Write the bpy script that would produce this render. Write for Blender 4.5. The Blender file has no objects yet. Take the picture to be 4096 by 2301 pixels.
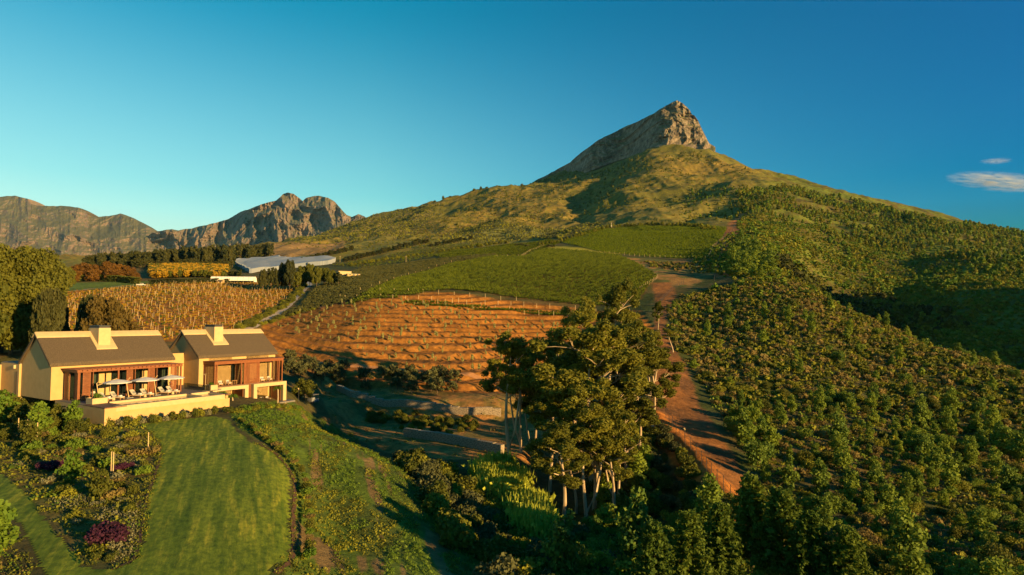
import bpy, math, random
import numpy as np
from math import radians as R, sin, cos, pi, tan, atan
rng = np.random.default_rng(7); random.seed(7)
scn = bpy.context.scene
col = scn.collection

# ---------------------------------------------------------------- camera, sky, sun, exposure
FOC = 600.0; PITCH = atan(32.5/600); CZ = 30.0
cam_d = bpy.data.cameras.new('camera'); cam = bpy.data.objects.new('camera', cam_d); col.objects.link(cam)
cam.location = (0, 0, CZ); cam.rotation_euler = (pi/2+PITCH, 0, 0)
cam_d.sensor_width = 36; cam_d.lens = 36*FOC/1024; cam_d.clip_start = 0.5; cam_d.clip_end = 40000
scn.camera = cam
scn.view_settings.view_transform = 'Standard'; scn.view_settings.look = 'None'
scn.view_settings.exposure = 1.22; scn.view_settings.gamma = 1
SUN_AZ = R(-37); SUN_EL = R(8.3)          # azimuth from +X, counter-clockwise
S = np.array([cos(SUN_AZ)*cos(SUN_EL), sin(SUN_AZ)*cos(SUN_EL), sin(SUN_EL)])
W = bpy.data.worlds.new("World"); scn.world = W; W.use_nodes = True
wn = W.node_tree.nodes; wl = W.node_tree.links; wn.clear()
wo = wn.new('ShaderNodeOutputWorld'); bg = wn.new('ShaderNodeBackground'); sky = wn.new('ShaderNodeTexSky')
sky.sky_type = 'NISHITA'; sky.sun_disc = False; sky.sun_elevation = SUN_EL; sky.sun_rotation = pi/2-SUN_AZ
sky.air_density = 1.3; sky.dust_density = 0.3; sky.ozone_density = 3.0
hs = wn.new('ShaderNodeHueSaturation'); hs.inputs['Hue'].default_value = 0.478; hs.inputs['Saturation'].default_value = 2.0
hs.inputs['Value'].default_value = 1.0
wl.new(sky.outputs[0], hs.inputs['Color'])
tcw = wn.new('ShaderNodeTexCoord'); sx = wn.new('ShaderNodeSeparateXYZ'); wl.new(tcw.outputs['Generated'], sx.inputs[0])
def wmath(op, a, b_, clamp=False):
    n = wn.new('ShaderNodeMath'); n.operation = op; n.use_clamp = clamp
    for i, q in enumerate((a, b_)):
        if isinstance(q, (int, float)): n.inputs[i].default_value = q
        else: wl.new(q, n.inputs[i])
    return n.outputs[0]
lowf = wmath('SUBTRACT', 1.0, wmath('MULTIPLY', sx.outputs['Z'], 2.1), True); lowf = wmath('POWER', lowf, 1.5)
leftf = wmath('ADD', wmath('MULTIPLY', sx.outputs['X'], -.75), .45, True)
pale = wmath('MULTIPLY', lowf, leftf, True)
wm = wn.new('ShaderNodeMix'); wm.data_type = 'RGBA'; wl.new(pale, wm.inputs[0]); wl.new(hs.outputs[0], wm.inputs[6]); wm.inputs[7].default_value = (4.6, 6.2, 5.3, 1)
rt = wmath('MULTIPLY', wmath('ADD', wmath('MULTIPLY', sx.outputs['X'], 1.0), .22, True), 1.0, True)
wm2 = wn.new('ShaderNodeMix'); wm2.data_type = 'RGBA'; wm2.blend_type = 'MULTIPLY'; wl.new(rt, wm2.inputs[0]); wl.new(wm.outputs[2], wm2.inputs[6]); wm2.inputs[7].default_value = (.0, .50, .95, 1)
wl.new(wm2.outputs[2], bg.inputs['Color']); wl.new(bg.outputs[0], wo.inputs['Surface'])
bg.inputs['Strength'].default_value = 0.08
sd = bpy.data.lights.new('sun', 'SUN'); sun = bpy.data.objects.new('sun', sd); col.objects.link(sun)
sd.energy = 5.0; sd.angle = R(0.5); sd.color = (1.0, 0.66, 0.26)
from mathutils import Vector
sun.rotation_euler = Vector((S[0], S[1], S[2])).to_track_quat('Z', 'Y').to_euler(); sun.location = (60, -60, 80)

# ---------------------------------------------------------------- helpers
def ray(u, v):
    xc = (np.asarray(u, float)-512)/FOC; yc = (287.5-np.asarray(v, float))/FOC
    y = cos(PITCH)-yc*sin(PITCH)
    return xc/y, (sin(PITCH)+yc*cos(PITCH))/y
def at(u, v, Y):
    s, t = ray(u, v); return np.array([s*Y, Y, CZ+t*Y])
def tag(o, label=None, cat=None, group=None, kind=None):
    if label: o['label'] = label
    if cat: o['category'] = cat
    if group: o['group'] = group
    if kind: o['kind'] = kind
    return o
def np_mesh(name, V, Fq, mat, smooth=False, parent=None, link=True):
    """V (n,3); Fq (m,k) faces of k corners, or list of such arrays"""
    me = bpy.data.meshes.new(name)
    Fl = Fq if isinstance(Fq, list) else [Fq]
    Fl = [np.asarray(f, np.int32) for f in Fl if len(f)]
    V = np.asarray(V, np.float32)
    me.vertices.add(len(V)); me.vertices.foreach_set('co', V.ravel())
    nl = sum(f.size for f in Fl); nf = sum(len(f) for f in Fl)
    me.loops.add(nl); me.loops.foreach_set('vertex_index', np.concatenate([f.ravel() for f in Fl]))
    me.polygons.add(nf)
    tot = np.concatenate([np.full(len(f), f.shape[1], np.int32) for f in Fl])
    me.polygons.foreach_set('loop_start', np.concatenate([[0], np.cumsum(tot)[:-1]]).astype(np.int32))
    me.polygons.foreach_set('use_smooth', np.full(nf, bool(smooth)))
    me.update(calc_edges=True); me.validate()
    if mat: me.materials.append(mat)
    o = bpy.data.objects.new(name, me)
    if link: col.objects.link(o)
    if parent: o.parent = parent
    return o
class MB:
    """collects shapes and links them as ONE mesh object"""
    def __init__(s): s.V = []; s.F = {3: [], 4: []}; s.n = 0
    def add(s, V, Fs):
        V = np.asarray(V, float).reshape(-1, 3); s.V.append(V)
        for f in Fs:
            f = [int(a)+s.n for a in f]
            if len(f) in (3, 4): s.F[len(f)].append(f)
            else:
                for i in range(1, len(f)-1): s.F[3].append([f[0], f[i], f[i+1]])
        s.n += len(V); return s
    def box(s, c, d, rz=0, M=None):
        x, y, z = [a/2 for a in d]
        P = np.array([[-x,-y,-z],[x,-y,-z],[x,y,-z],[-x,y,-z],[-x,-y,z],[x,-y,z],[x,y,z],[-x,y,z]], float)
        if M is not None: P = P@np.asarray(M).T
        if rz: P = P@np.array([[cos(rz), sin(rz), 0], [-sin(rz), cos(rz), 0], [0, 0, 1]])
        return s.add(P+np.array(c), [(0,3,2,1),(4,5,6,7),(0,1,5,4),(1,2,6,5),(2,3,7,6),(3,0,4,7)])
    def b2(s, lo, hi):
        lo = np.array(lo, float); hi = np.array(hi, float); return s.box((lo+hi)/2, np.abs(hi-lo))
    def tube(s, pts, rad, n=6, cap=True):
        pts = np.asarray(pts, float); rad = np.broadcast_to(rad, len(pts)); V = []
        for i in range(len(pts)):
            t = pts[min(i+1, len(pts)-1)]-pts[max(i-1, 0)]; t = t/(np.linalg.norm(t)+1e-9)
            a = np.cross(t, [0, 0, 1.0]) if abs(t[2]) < .95 else np.cross(t, [1.0, 0, 0])
            a /= np.linalg.norm(a); b = np.cross(t, a)
            for k in range(n):
                th = 2*pi*k/n; V.append(pts[i]+rad[i]*(cos(th)*a+sin(th)*b))
        Fs = [(i*n+k, i*n+(k+1) % n, (i+1)*n+(k+1) % n, (i+1)*n+k) for i in range(len(pts)-1) for k in range(n)]
        if cap: Fs += [tuple(range(n))[::-1], tuple((len(pts)-1)*n+k for k in range(n))]
        return s.add(V, Fs)
    def cyl(s, c, r, h, n=12, r2=None):
        c = np.array(c, float); return s.tube([c, c+[0, 0, h]], [r, r if r2 is None else r2], n)
    def prism(s, poly, z0, z1):
        n = len(poly); V = [(x, y, z0) for x, y in poly]+[(x, y, z1) for x, y in poly]
        return s.add(V, [tuple(range(n))[::-1], tuple(range(n, 2*n))]+[(i, (i+1) % n, n+(i+1) % n, n+i) for i in range(n)])
    def build(s, name, mat, parent=None, smooth=False, link=True):
        V = np.concatenate(s.V)
        return np_mesh(name, V, [np.array(s.F[3]).reshape(-1, 3), np.array(s.F[4]).reshape(-1, 4)], mat, smooth, parent, link)
def empty(name, loc=(0, 0, 0), rz=0):
    o = bpy.data.objects.new(name, None); col.objects.link(o); o.location = loc; o.rotation_euler = (0, 0, rz); o.empty_display_size = .2
    return o
KIDS = {}
def copy_tree(o, parent=None):
    c = o.copy(); col.objects.link(c); c.parent = parent
    for ch in o.children: copy_tree(ch, c)
    return c
# lattice noise, vectorised
_perm = rng.random((256, 256))
def vnoise(x, y):
    xi = np.floor(x).astype(int); yi = np.floor(y).astype(int); fx = x-xi; fy = y-yi
    fx = fx*fx*(3-2*fx); fy = fy*fy*(3-2*fy)
    g = lambda a, b: _perm[a & 255, b & 255]
    return (g(xi, yi)*(1-fx)+g(xi+1, yi)*fx)*(1-fy)+(g(xi, yi+1)*(1-fx)+g(xi+1, yi+1)*fx)*fy
def fbm(x, y, o=4, ridged=False):
    a = 1; t = 0; n = 0
    for i in range(o):
        v = vnoise(x*2**i+17.3*i, y*2**i-9.1*i)
        if ridged: v = 1-abs(2*v-1)
        t = t+a*v; n += a; a *= .5
    return t/n
def sstep(a, b, x): t = np.clip((x-a)/(b-a), 0, 1); return t*t*(3-2*t)
def pchip(xk, Yk, x):
    """xk (n,), Yk (n,m) -> (len(x),m)"""
    xk = np.asarray(xk, float); Yk = np.asarray(Yk, float); h = np.diff(xk)[:, None]; d = np.diff(Yk, axis=0)/h
    m = np.zeros_like(Yk); m[0] = d[0]; m[-1] = d[-1]
    w1 = 2*h[1:]+h[:-1]; w2 = h[1:]+2*h[:-1]; ok = d[:-1]*d[1:] > 0
    with np.errstate(divide='ignore', invalid='ignore'):
        m[1:-1] = np.where(ok, (w1+w2)/(w1/d[:-1]+w2/d[1:]), 0)
    x = np.clip(x, xk[0], xk[-1]); i = np.clip(np.searchsorted(xk, x)-1, 0, len(xk)-2)
    t = ((x-xk[i])/(xk[i+1]-xk[i]))[:, None]; hh = h[i]
    return (2*t**3-3*t**2+1)*Yk[i]+(t**3-2*t**2+t)*hh*m[i]+(-2*t**3+3*t**2)*Yk[i+1]+(t**3-t**2)*hh*m[i+1]

# ---------------------------------------------------------------- materials
def nodes(name):
    m = bpy.data.materials.new(name); m.use_nodes = True; nt = m.node_tree
    return m, nt, nt.nodes['Principled BSDF']
def mat(name, c, rough=.8, c2=None, scale=3, metal=0, bump=0, bscale=20, trans=0, spec=.3, stretch=None, detail=4):
    m, nt, b = nodes(name); b.inputs['Roughness'].default_value = rough; b.inputs['Metallic'].default_value = metal
    b.inputs['Specular IOR Level'].default_value = spec
    tc = nt.nodes.new('ShaderNodeTexCoord'); vec = tc.outputs['Object']
    if stretch:
        mp = nt.nodes.new('ShaderNodeMapping'); mp.inputs['Scale'].default_value = stretch; nt.links.new(vec, mp.inputs[0]); vec = mp.outputs[0]
    c4 = tuple(c)+(1,)
    colout = None
    if c2:
        n = nt.nodes.new('ShaderNodeTexNoise'); n.inputs['Scale'].default_value = scale; n.inputs['Detail'].default_value = detail; nt.links.new(vec, n.inputs['Vector'])
        r = nt.nodes.new('ShaderNodeValToRGB'); r.color_ramp.elements[0].position = .35; r.color_ramp.elements[1].position = .65
        r.color_ramp.elements[0].color = c4; r.color_ramp.elements[1].color = tuple(c2)+(1,)
        nt.links.new(n.outputs['Fac'], r.inputs[0]); nt.links.new(r.outputs[0], b.inputs['Base Color']); colout = r.outputs[0]
    else: b.inputs['Base Color'].default_value = c4
    if bump:
        n = nt.nodes.new('ShaderNodeTexNoise'); n.inputs['Scale'].default_value = bscale; n.inputs['Detail'].default_value = 5; nt.links.new(vec, n.inputs['Vector'])
        bp = nt.nodes.new('ShaderNodeBump'); bp.inputs['Strength'].default_value = bump; bp.inputs['Distance'].default_value = .05
        nt.links.new(n.outputs['Fac'], bp.inputs['Height']); nt.links.new(bp.outputs[0], b.inputs['Normal'])
    return m
def leafmat(name, c, c2, var=.25, transl=.3, nscale=.8):
    """foliage: colour shifts by clump noise and by instance, light passes through"""
    m, nt, b = nodes(name); b.inputs['Roughness'].default_value = .7; b.inputs['Specular IOR Level'].default_value = .15
    N = nt.nodes.new; L = nt.links.new
    tc = N('ShaderNodeTexCoord'); n = N('ShaderNodeTexNoise'); n.inputs['Scale'].default_value = nscale; n.inputs['Detail'].default_value = 3
    L(tc.outputs['Object'], n.inputs['Vector'])
    oi = N('ShaderNodeObjectInfo'); gi = N('ShaderNodeNewGeometry')
    a = N('ShaderNodeMath'); a.operation = 'MULTIPLY_ADD'; a.inputs[1].default_value = .55; L(oi.outputs['Random'], a.inputs[0]); 
    a2 = N('ShaderNodeMath'); a2.operation = 'MULTIPLY_ADD'; a2.inputs[1].default_value = 1.0; a2.inputs[2].default_value = -.28
    L(n.outputs['Fac'], a2.inputs[0]); L(a2.outputs[0], a.inputs[2])
    a3 = N('ShaderNodeMath'); a3.operation = 'MULTIPLY_ADD'; a3.inputs[1].default_value = .35
    L(gi.outputs['Random Per Island'], a3.inputs[0]); L(a.outputs[0], a3.inputs[2])
    a4 = N('ShaderNodeMath'); a4.operation = 'SUBTRACT'; a4.inputs[1].default_value = .15; L(a3.outputs[0], a4.inputs[0])
    mx = N('ShaderNodeMix'); mx.data_type = 'RGBA'; mx.inputs[6].default_value = tuple(c)+(1,); mx.inputs[7].default_value = tuple(c2)+(1,)
    L(a4.outputs[0], mx.inputs[0]); L(mx.outputs[2], b.inputs['Base Color'])
    tr = N('ShaderNodeBsdfTranslucent'); L(mx.outputs[2], tr.inputs['Color']); ms = N('ShaderNodeMixShader'); ms.inputs[0].default_value = transl
    L(b.outputs[0], ms.inputs[1]); L(tr.outputs[0], ms.inputs[2]); L(ms.outputs[0], nt.nodes['Material Output'].inputs['Surface'])
    return m
def groundmat(name, rockiness=0.0, fine=1.0):
    """colour attribute broken up by world-size noise; bump"""
    m, nt, b = nodes(name); b.inputs['Roughness'].default_value = .95; b.inputs['Specular IOR Level'].default_value = .08
    N = nt.nodes.new; L = nt.links.new
    at_ = N('ShaderNodeAttribute'); at_.attribute_name = 'Col'
    tc = N('ShaderNodeTexCoord')
    cur = at_.outputs['Color']
    for sc, lo, hi in ((.9*fine, .62, 1.3), (.17*fine, .7, 1.25), (.03*fine, .8, 1.18)):
        n = N('ShaderNodeTexNoise'); n.inputs['Scale'].default_value = sc; n.inputs['Detail'].default_value = 5; n.inputs['Roughness'].default_value = .65
        L(tc.outputs['Object'], n.inputs['Vector'])
        mr = N('ShaderNodeMapRange'); mr.inputs[1].default_value = .3; mr.inputs[2].default_value = .7; mr.inputs[3].default_value = lo; mr.inputs[4].default_value = hi
        L(n.outputs['Fac'], mr.inputs[0])
        mx = N('ShaderNodeMix'); mx.data_type = 'RGBA'; mx.blend_type = 'MULTIPLY'; mx.inputs[0].default_value = 1
        L(cur, mx.inputs[6]); L(mr.outputs[0], mx.inputs[7]); cur = mx.outputs[2]
    L(cur, b.inputs['Base Color'])
    n = N('ShaderNodeTexNoise'); n.inputs['Scale'].default_value = 1.2*fine; n.inputs['Detail'].default_value = 8; n.inputs['Roughness'].default_value = .7; L(tc.outputs['Object'], n.inputs['Vector'])
    bp = N('ShaderNodeBump'); bp.inputs['Strength'].default_value = .8; bp.inputs['Distance'].default_value = .35/fine; L(n.outputs['Fac'], bp.inputs['Height']); L(bp.outputs[0], b.inputs['Normal'])
    return m
def set_col(o, C):
    at_ = o.data.color_attributes.new('Col', 'FLOAT_COLOR', 'POINT')
    C4 = np.ones((len(C), 4), np.float32); C4[:, :3] = C; at_.data.foreach_set('color', C4.ravel())

# ---------------------------------------------------------------- terrain as one height function of (x/y, y)
TY = [30, 45, 60, 75, 90, 110, 140, 180, 230, 300, 400, 520, 680, 900, 1200, 1600, 2000, 2600, 4000]
TAB = {
 -500: [660,540,475,437,412,385,352,330,315,300,288,278,270,264,262,261,261,262,264],
 0:    [660,540,475,437,412,388,354,334,316,300,287,276,268,262,260,260,260,262,264],
 128:  [660,540,476,437,411,388,354,336,316,299,284,275,267,261,259,259,260,262,264],
 192:  [660,540,476,438,412,390,360,338,317,296,283,274,267,260,256,254,256,260,264],
 256:  [665,545,478,440,414,399,372,348,328,304,287,276,268,259,250,247,250,258,264],
 290:  [670,552,486,448,420,408,386,360,334,305,287,275,266,256,247,243,244,256,264],
 320:  [680,573,515,462,430,440,402,366,335,301,283,272,262,252,246,240,236,248,264],
 384:  [690,590,530,476,458,462,418,373,331,295,278,268,257,247,238,228,215,236,264],
 448:  [700,605,545,508,482,455,415,374,335,297,274,260,249,238,226,213,201,222,264],
 512:  [710,620,565,538,505,460,417,380,342,304,270,254,243,230,217,203,187,204,264],
 541:  [710,622,570,540,510,470,423,383,344,306,269,253,240,226,213,199,188,180,264],
 576:  [710,625,572,540,515,482,430,385,347,308,268,252,235,222,209,192,180,171,264],
 612:  [705,625,576,546,512,464,410,370,338,305,268,253,233,221,207,184,170,160,264],
 640:  [700,625,578,548,505,440,388,352,326,300,270,255,233,221,205,172,153,152,264],
 676:  [700,622,570,530,488,438,394,358,330,300,271,255,231,218,202,166,141,160,264],
 704:  [700,620,562,512,472,436,400,364,334,300,272,254,230,215,199,170,145,170,264],
 720:  [700,620,562,514,474,438,401,364,332,297,268,250,227,212,194,166,153,180,264],
 768:  [700,625,565,522,483,447,406,366,327,292,266,246,226,208,188,174,182,210,264],
 806:  [700,626,566,525,488,450,410,370,330,288,281,272,242,218,198,181,190,220,264],
 832:  [700,628,568,527,492,452,413,373,337,304,322,300,258,228,205,188,200,230,264],
 896:  [700,630,575,536,502,464,426,386,349,331,346,304,264,238,218,206,220,245,264],
 960:  [700,632,578,542,510,473,436,391,354,372,336,282,258,243,226,222,240,255,264],
 1024: [700,635,580,546,516,482,441,392,377,396,335,278,262,250,238,240,250,258,264],
 1150: [700,640,585,552,524,495,455,415,405,410,380,328,285,262,256,258,262,264,266],
 1500: [700,640,590,560,535,505,470,440,425,415,385,345,310,290,285,282,280,275,270]}
us = np.array(sorted(TAB)); TT = np.array([TAB[k] for k in us], float)
LY = np.linspace(math.log(12), math.log(3900), 1500)
sv = np.concatenate([np.linspace(-2.0, -.93, 60)[:-1], np.arange(-.93, .93, .00185), np.linspace(.93, 2.0, 60)])
_, tt = ray(us[:, None]*0+512, TT)                                 # slope z/y for each knot
ly = np.log(np.array([12]+TY, float)); tt = np.concatenate([np.clip(tt[:, :1]*2.1, -1.35, 0), tt], 1)
A = pchip(ly, tt.T, LY)                                            # (nY, ncols)
HT = pchip((us-512)/FOC, A.T, sv).T                                # (nY, ns)
# gentle blur
def blur(a, k):
    for ax, n in ((0, k), (1, k*2)):
        ker = np.exp(-.5*(np.arange(-3*n, 3*n+1)/n)**2); ker /= ker.sum()
        a = np.apply_along_axis(lambda q: np.convolve(np.pad(q, 3*n, mode='edge'), ker, 'valid'), ax, a)
    return a
HT = blur(HT, 6)
YY = np.exp(LY)[:, None]; XX = sv[None, :]*YY; YG = YY+0*XX
def ht(x, y):                                                      # height lookup, bilinear
    x = np.asarray(x, float); y = np.maximum(np.asarray(y, float), 12.01)
    i = (np.log(y)-LY[0])/(LY[1]-LY[0]); i = np.clip(i, 0, len(LY)-1.001); s = np.clip(x/y, sv[0]+1e-6, sv[-1]-1e-6)
    j = np.searchsorted(sv, s)-1; fj = (s-sv[j])/(sv[j+1]-sv[j]); ii = i.astype(int); fi = i-ii
    t = (ZG[ii, j]*(1-fj)+ZG[ii, j+1]*fj)*(1-fi)+(ZG[ii+1, j]*(1-fj)+ZG[ii+1, j+1]*fj)*fi
    return t
ZG = CZ+HT*YY
def hit(u, v, y0=20, y1=3500):
    """first meeting of the view ray with the ground"""
    s, t = ray(u, v); ys = np.exp(np.linspace(math.log(y0), math.log(y1), 3000))
    d = CZ+t*ys-ht(s*ys, ys); k = np.argmax(d < 0) if (d < 0).any() else len(ys)-1
    if k > 0 and d[k] < 0: f = d[k-1]/(d[k-1]-d[k]); y = ys[k-1]+f*(ys[k]-ys[k-1])
    else: y = ys[k]
    return np.array([s*y, y, float(ht(s*y, y))])
def wpoly(pts, y0=20): return np.array([hit(*q, y0)[:2] if len(q) == 2 else at(*q)[:2] for q in pts])
def inpoly(px, py, P):
    """P in world xy; test in (x/y, log y)"""
    X = px/py; Y = np.log(py); Q = np.stack([P[:, 0]/P[:, 1], np.log(P[:, 1])], 1); r = np.zeros(np.shape(X), bool)
    for i in range(len(Q)):
        x1, y1 = Q[i]; x2, y2 = Q[(i+1) % len(Q)]
        c = ((y1 > Y) != (y2 > Y)) & (X < (x2-x1)*(Y-y1)/(y2-y1+1e-12)+x1); r ^= c
    return r
# ---------------------------------------------------------------- relief
far = sstep(500, 900, YG)
ZG = ZG + far*((fbm(XX/170+5, YG/170, 5, True)-.62)*36*(sstep(600, 1500, YG)*.8+.5)+(fbm(XX/28, YG/28, 3)-.5)*5)
mid = 1-sstep(380, 600, YG); ZG = ZG + mid*sstep(45, 90, YG)*((fbm(XX/22, YG/22, 4)-.5)*1.6)
def wline(pts, Z=None): return np.array([at(u, v, Y)[:2] for u, v, Y in pts])
def dseg(px, py, P):
    best = np.full(np.shape(px), 1e9); par = np.zeros(np.shape(px))
    for i in range(len(P)-1):
        a, b = P[i], P[i+1]; ab = b-a; t = np.clip(((px-a[0])*ab[0]+(py-a[1])*ab[1])/(ab@ab), 0, 1)
        d = np.hypot(px-a[0]-t*ab[0], py-a[1]-t*ab[1]); m = d < best; best = np.where(m, d, best); par = np.where(m, (i+t)/(len(P)-1), par)
    return best, par
def carve(pts, w, depth):
    global ZG
    P = np.array([hit(u, v, 300)[:2] for u, v in pts]); d, t = dseg(XX, YG, P)
    wid = w*(1.4-.8*t); ZG = ZG-depth*np.exp(-(d/wid)**2)*np.minimum(1, 4*(1-t)+.15)*np.minimum(1, 5*t+.2)
carve([(608,176),(585,190),(562,205),(540,220),(512,236)][::-1], 85, 34)
carve([(725,200),(700,214),(665,224)][::-1], 60, 18)
carve([(500,205),(470,222),(445,240)][::-1], 60, 12)
carve([(790,215),(745,222)][::-1], 40, 8)
_b = np.array([hit(u, v, 50)[:2] for u, v in [(651,414),(668,430),(690,455),(715,485),(738,515),(745,524)]]); _d, _ = dseg(XX, YG, _b); ZG = ZG+(.6+.8*fbm(XX/5, YG/5, 3))*np.exp(-(_d/2.4)**2)  # ridge raised along the soil bank so it catches the low sun
ZG = ZG+sstep(450, 600, YG)*(1-sstep(1100, 1500, YG))*sstep(.38, .5, XX/YG)*(fbm(XX/110, YG/110+7, 4)-.5)*26
ZG = ZG+88*np.exp(-(((XX-440)**2+(YG-290)**2)/46**2/2))  # knoll added out of frame to throw shade across the far gully
ZG = ZG+95*np.exp(-(((XX-478)**2+(YG-378)**2)/48**2/2))  # another added off-frame knoll, its shadow falls along the same gully
# regions drawn on the ground
POLY = dict(
 lawn=[(137,424),(148,431),(157.6,442),(159.6,455),(155.7,470),(145,499),(141,527),(137,547),(132,561),(110,570),(88,566),(73,547),(52,522),(26,491),(6,474),(-30,466),(-30,500),(17,525),(28,549),(39,574),(44,620),(270,620),(274,572),(288,561),(292.6,543),(291,511),(293,481),(288,468),(276,453),(254,443),(240,433),(230,420),(215,416),(182,419)],
 orange=[(240,338),(262,326),(285,318),(320,308),(340,301),(356,297),(400,293),(450,292),(520,301),(575,308),(640,310),(655,330),(640,372),(600,392),(540,398),(470,393),(395,384),(284,364),(250,370)],
 vine1=[(345,305),(356,299),(395,280),(452,264),(496,256),(521,257),(544,249),(573,251),(620,256),(657,277),(648,286),(640,300),(619,305),(568,304),(450,290),(400,296)],
 vine2=[(562,243),(575,236),(590,231),(615,228),(650,225),(727,228),(722,238),(711,247),(706,258),(640,256),(600,252)],
 vleft=[(20,300),(63,292),(131,286),(284,281),(301,284),(285,303),(244,325),(225,345),(-20,345),(-20,320)],
 dark=[(263,322),(300,306),(316,288),(333,281),(362,268),(430,260),(495,254),(496,256),(452,264),(395,280),(356,299),(320,308),(285,317)],
 vine3=[(430,256),(470,249),(520,243),(552,240),(562,243),(545,248),(521,256),(496,255),(450,259)],
 brownhill=[(268,244),(300,243),(345,240),(345,246),(330,256),(270,256)],
 patch=[(600,254),(706,260),(716,272),(690,288),(660,281),(640,270),(615,258)],
 gully=[(310,366),(395,386),(470,396),(560,402),(560,470),(500,458),(440,458),(370,445),(330,420)],
 track1=[(737,213),(749,213),(743,232),(736,250),(732,278),(717,278),(711,257),(722,240)],
 track2=[(651,283),(672,282),(677,296),(667,310),(666,335),(684,362),(699,403),(755,498),(748,527),(700,465),(650,413),(655,385),(652,340),(656,305)],
 olive1=[(290,240),(345,222),(430,212),(440,216),(400,240),(345,240)],
 olive2=[(430,242),(470,225),(520,226),(590,222),(620,226),(590,230),(560,239),(500,242)],
 yellow=[(546,248),(552,246),(622,253),(618,256),(575,252)],
 grassl=[(50,284),(150,281),(150,285),(60,292)],
 lawnbank=[(230,415),(290,400),(320,418),(350,432),(400,470),(440,510),(500,560),(520,620),(275,620),(293,545),(294,480),(276,450),(240,430)],
)
WP = {k: wpoly(v) for k, v in POLY.items()}
_e = (fbm(XX/YG*90, LY[:, None]*45+0*XX, 4)-.5)*YG*.011
MK = {k: inpoly(XX+_e, YG*(1+.5*_e/YG), P) for k, P in WP.items()}
def soft(m, k=1.2):
    f = m.astype(float); ker = np.exp(-.5*(np.arange(-4, 5)/k)**2); ker /= ker.sum()
    for ax in (0, 1): f = np.apply_along_axis(lambda q: np.convolve(q, ker, 'same'), ax, f)
    return f
# terraces cut in the orange field and softer steps in the gully
def terr(z, step, w=.55):
    q = z/step; f = q-np.floor(q); return step*(np.floor(q)+sstep(1-w, 1, f)), f
_u = 512+FOC*XX/YG; wq = .10*14*np.log1p(np.exp(np.clip((338-_u)/14, -20, 8)))+(fbm(XX/45, YG/45, 3)-.5)*3.2; zt, fr = terr(ZG-wq, 2.05, .42); zt = zt+wq
k = soft(MK['orange'], 2); ZG = ZG*(1-k)+(zt+(.7*(fbm(XX/1.6, YG/1.6, 3)-.5)+.35*np.exp(-((fr-.5)/.09)**2))*k)*k
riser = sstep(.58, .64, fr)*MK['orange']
zt, fr2 = terr(ZG, 5.0, .35); k2 = soft(MK['gully'], 3)*.8; ZG = ZG*(1-k2)+zt*k2
zt, fr3 = terr(ZG, 4.0, .4); k3 = soft(MK['olive2'] | MK['olive1'], 3)*.6; ZG = ZG*(1-k3)+zt*k3
# flat pads for the two villas
def flatten(P, z, soften=3):
    global ZG
    m = inpoly(XX+0*YG, YG, np.array(P)); k = soft(m, soften); ZG = ZG*(1-k)+z*k
VR = R(57.5)                                        # direction of the long walls (from +X)
VD = np.array([cos(VR), sin(VR)]); VN = np.array([sin(VR), -cos(VR)])     # along wall, out of the front
# ---------------------------------------------------------------- ground colours (material colours; terrace risers hold sun, the dark vineyard shade)
C = np.zeros(ZG.shape+(3,)); n1 = fbm(XX/9, YG/9, 4); n2 = fbm(XX/60+3, YG/60, 4); n3 = fbm(XX/2.2, YG/2.2, 3); n4 = fbm(XX/260, YG/260+8, 4)
def blend(c1, c2, f): f = np.clip(f, 0, 1)[..., None]; return np.array(c1)*(1-f)+np.array(c2)*f
def paint(m, c):
    global C
    m = np.asarray(m, float)[..., None]; C = C*(1-m)+np.asarray(c)*m
C[:] = blend((.085,.072,.026), (.055,.068,.016), sstep(.35, .65, n1))
paint(sstep(.60, .70, n2)*.6, (.15,.09,.032))
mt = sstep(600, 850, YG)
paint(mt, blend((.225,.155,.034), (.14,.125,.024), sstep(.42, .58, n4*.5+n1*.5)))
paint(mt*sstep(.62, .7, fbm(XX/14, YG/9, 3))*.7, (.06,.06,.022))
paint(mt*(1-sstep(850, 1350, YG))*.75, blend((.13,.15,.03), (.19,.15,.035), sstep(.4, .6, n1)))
mr = sstep(735, 800, 512+FOC*XX/YG)*sstep(280, 420, YG)
paint(mr, blend((.13,.15,.022), (.10,.08,.022), sstep(.4, .65, n2*.5+n1*.5)))
paint(sstep(60, 400, 500-XX*0-YG)*0, (.1,.1,.1))
left = sstep(0.0, -.12, XX/YG+.25)*sstep(105, 130, YG)*(1-sstep(450, 700, YG))
paint(left, blend((.16,.10,.03), (.10,.09,.025), sstep(.4, .6, n1)))
paint(soft(MK['gully']), blend((.42,.19,.055), (.20,.14,.04), sstep(.4, .62, n1*.6+n3*.4)))
paint(soft(MK['orange']), blend((.28,.115,.024), (.17,.068,.017), n3))
paint(soft(riser > .5, 1)*.8, blend((.42,.175,.03), (.26,.10,.02), n3))  # risers painted brighter, the low sun they face put into the colour
paint(soft(MK['vine1']), blend((.09,.075,.02), (.17,.09,.025), n3))
paint(soft(MK['vine2']), (.11,.12,.02))
paint(soft(MK['vine3']), blend((.15,.10,.03), (.11,.10,.02), n1))
paint(soft(MK['vleft']), blend((.38,.15,.022), (.28,.115,.02), n1))
paint(soft(MK['dark']), (.10,.055,.03))  # dark soil colour stands in for the shade on this vineyard slope
paint(soft(MK['brownhill']), (.24,.15,.06))
paint(soft(MK['olive1'])*.8, (.17,.14,.05)); paint(soft(MK['olive2'])*.8, (.13,.14,.045))
paint(soft(MK['patch']), blend((.30,.16,.05), (.11,.11,.03), sstep(.42, .55, n1)))
paint(soft(MK['yellow']), (.30,.26,.03))
paint(soft(MK['grassl']), (.12,.16,.025))
nb = fbm(XX/2.5+YG/6, YG/9-XX/14, 4)
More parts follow.
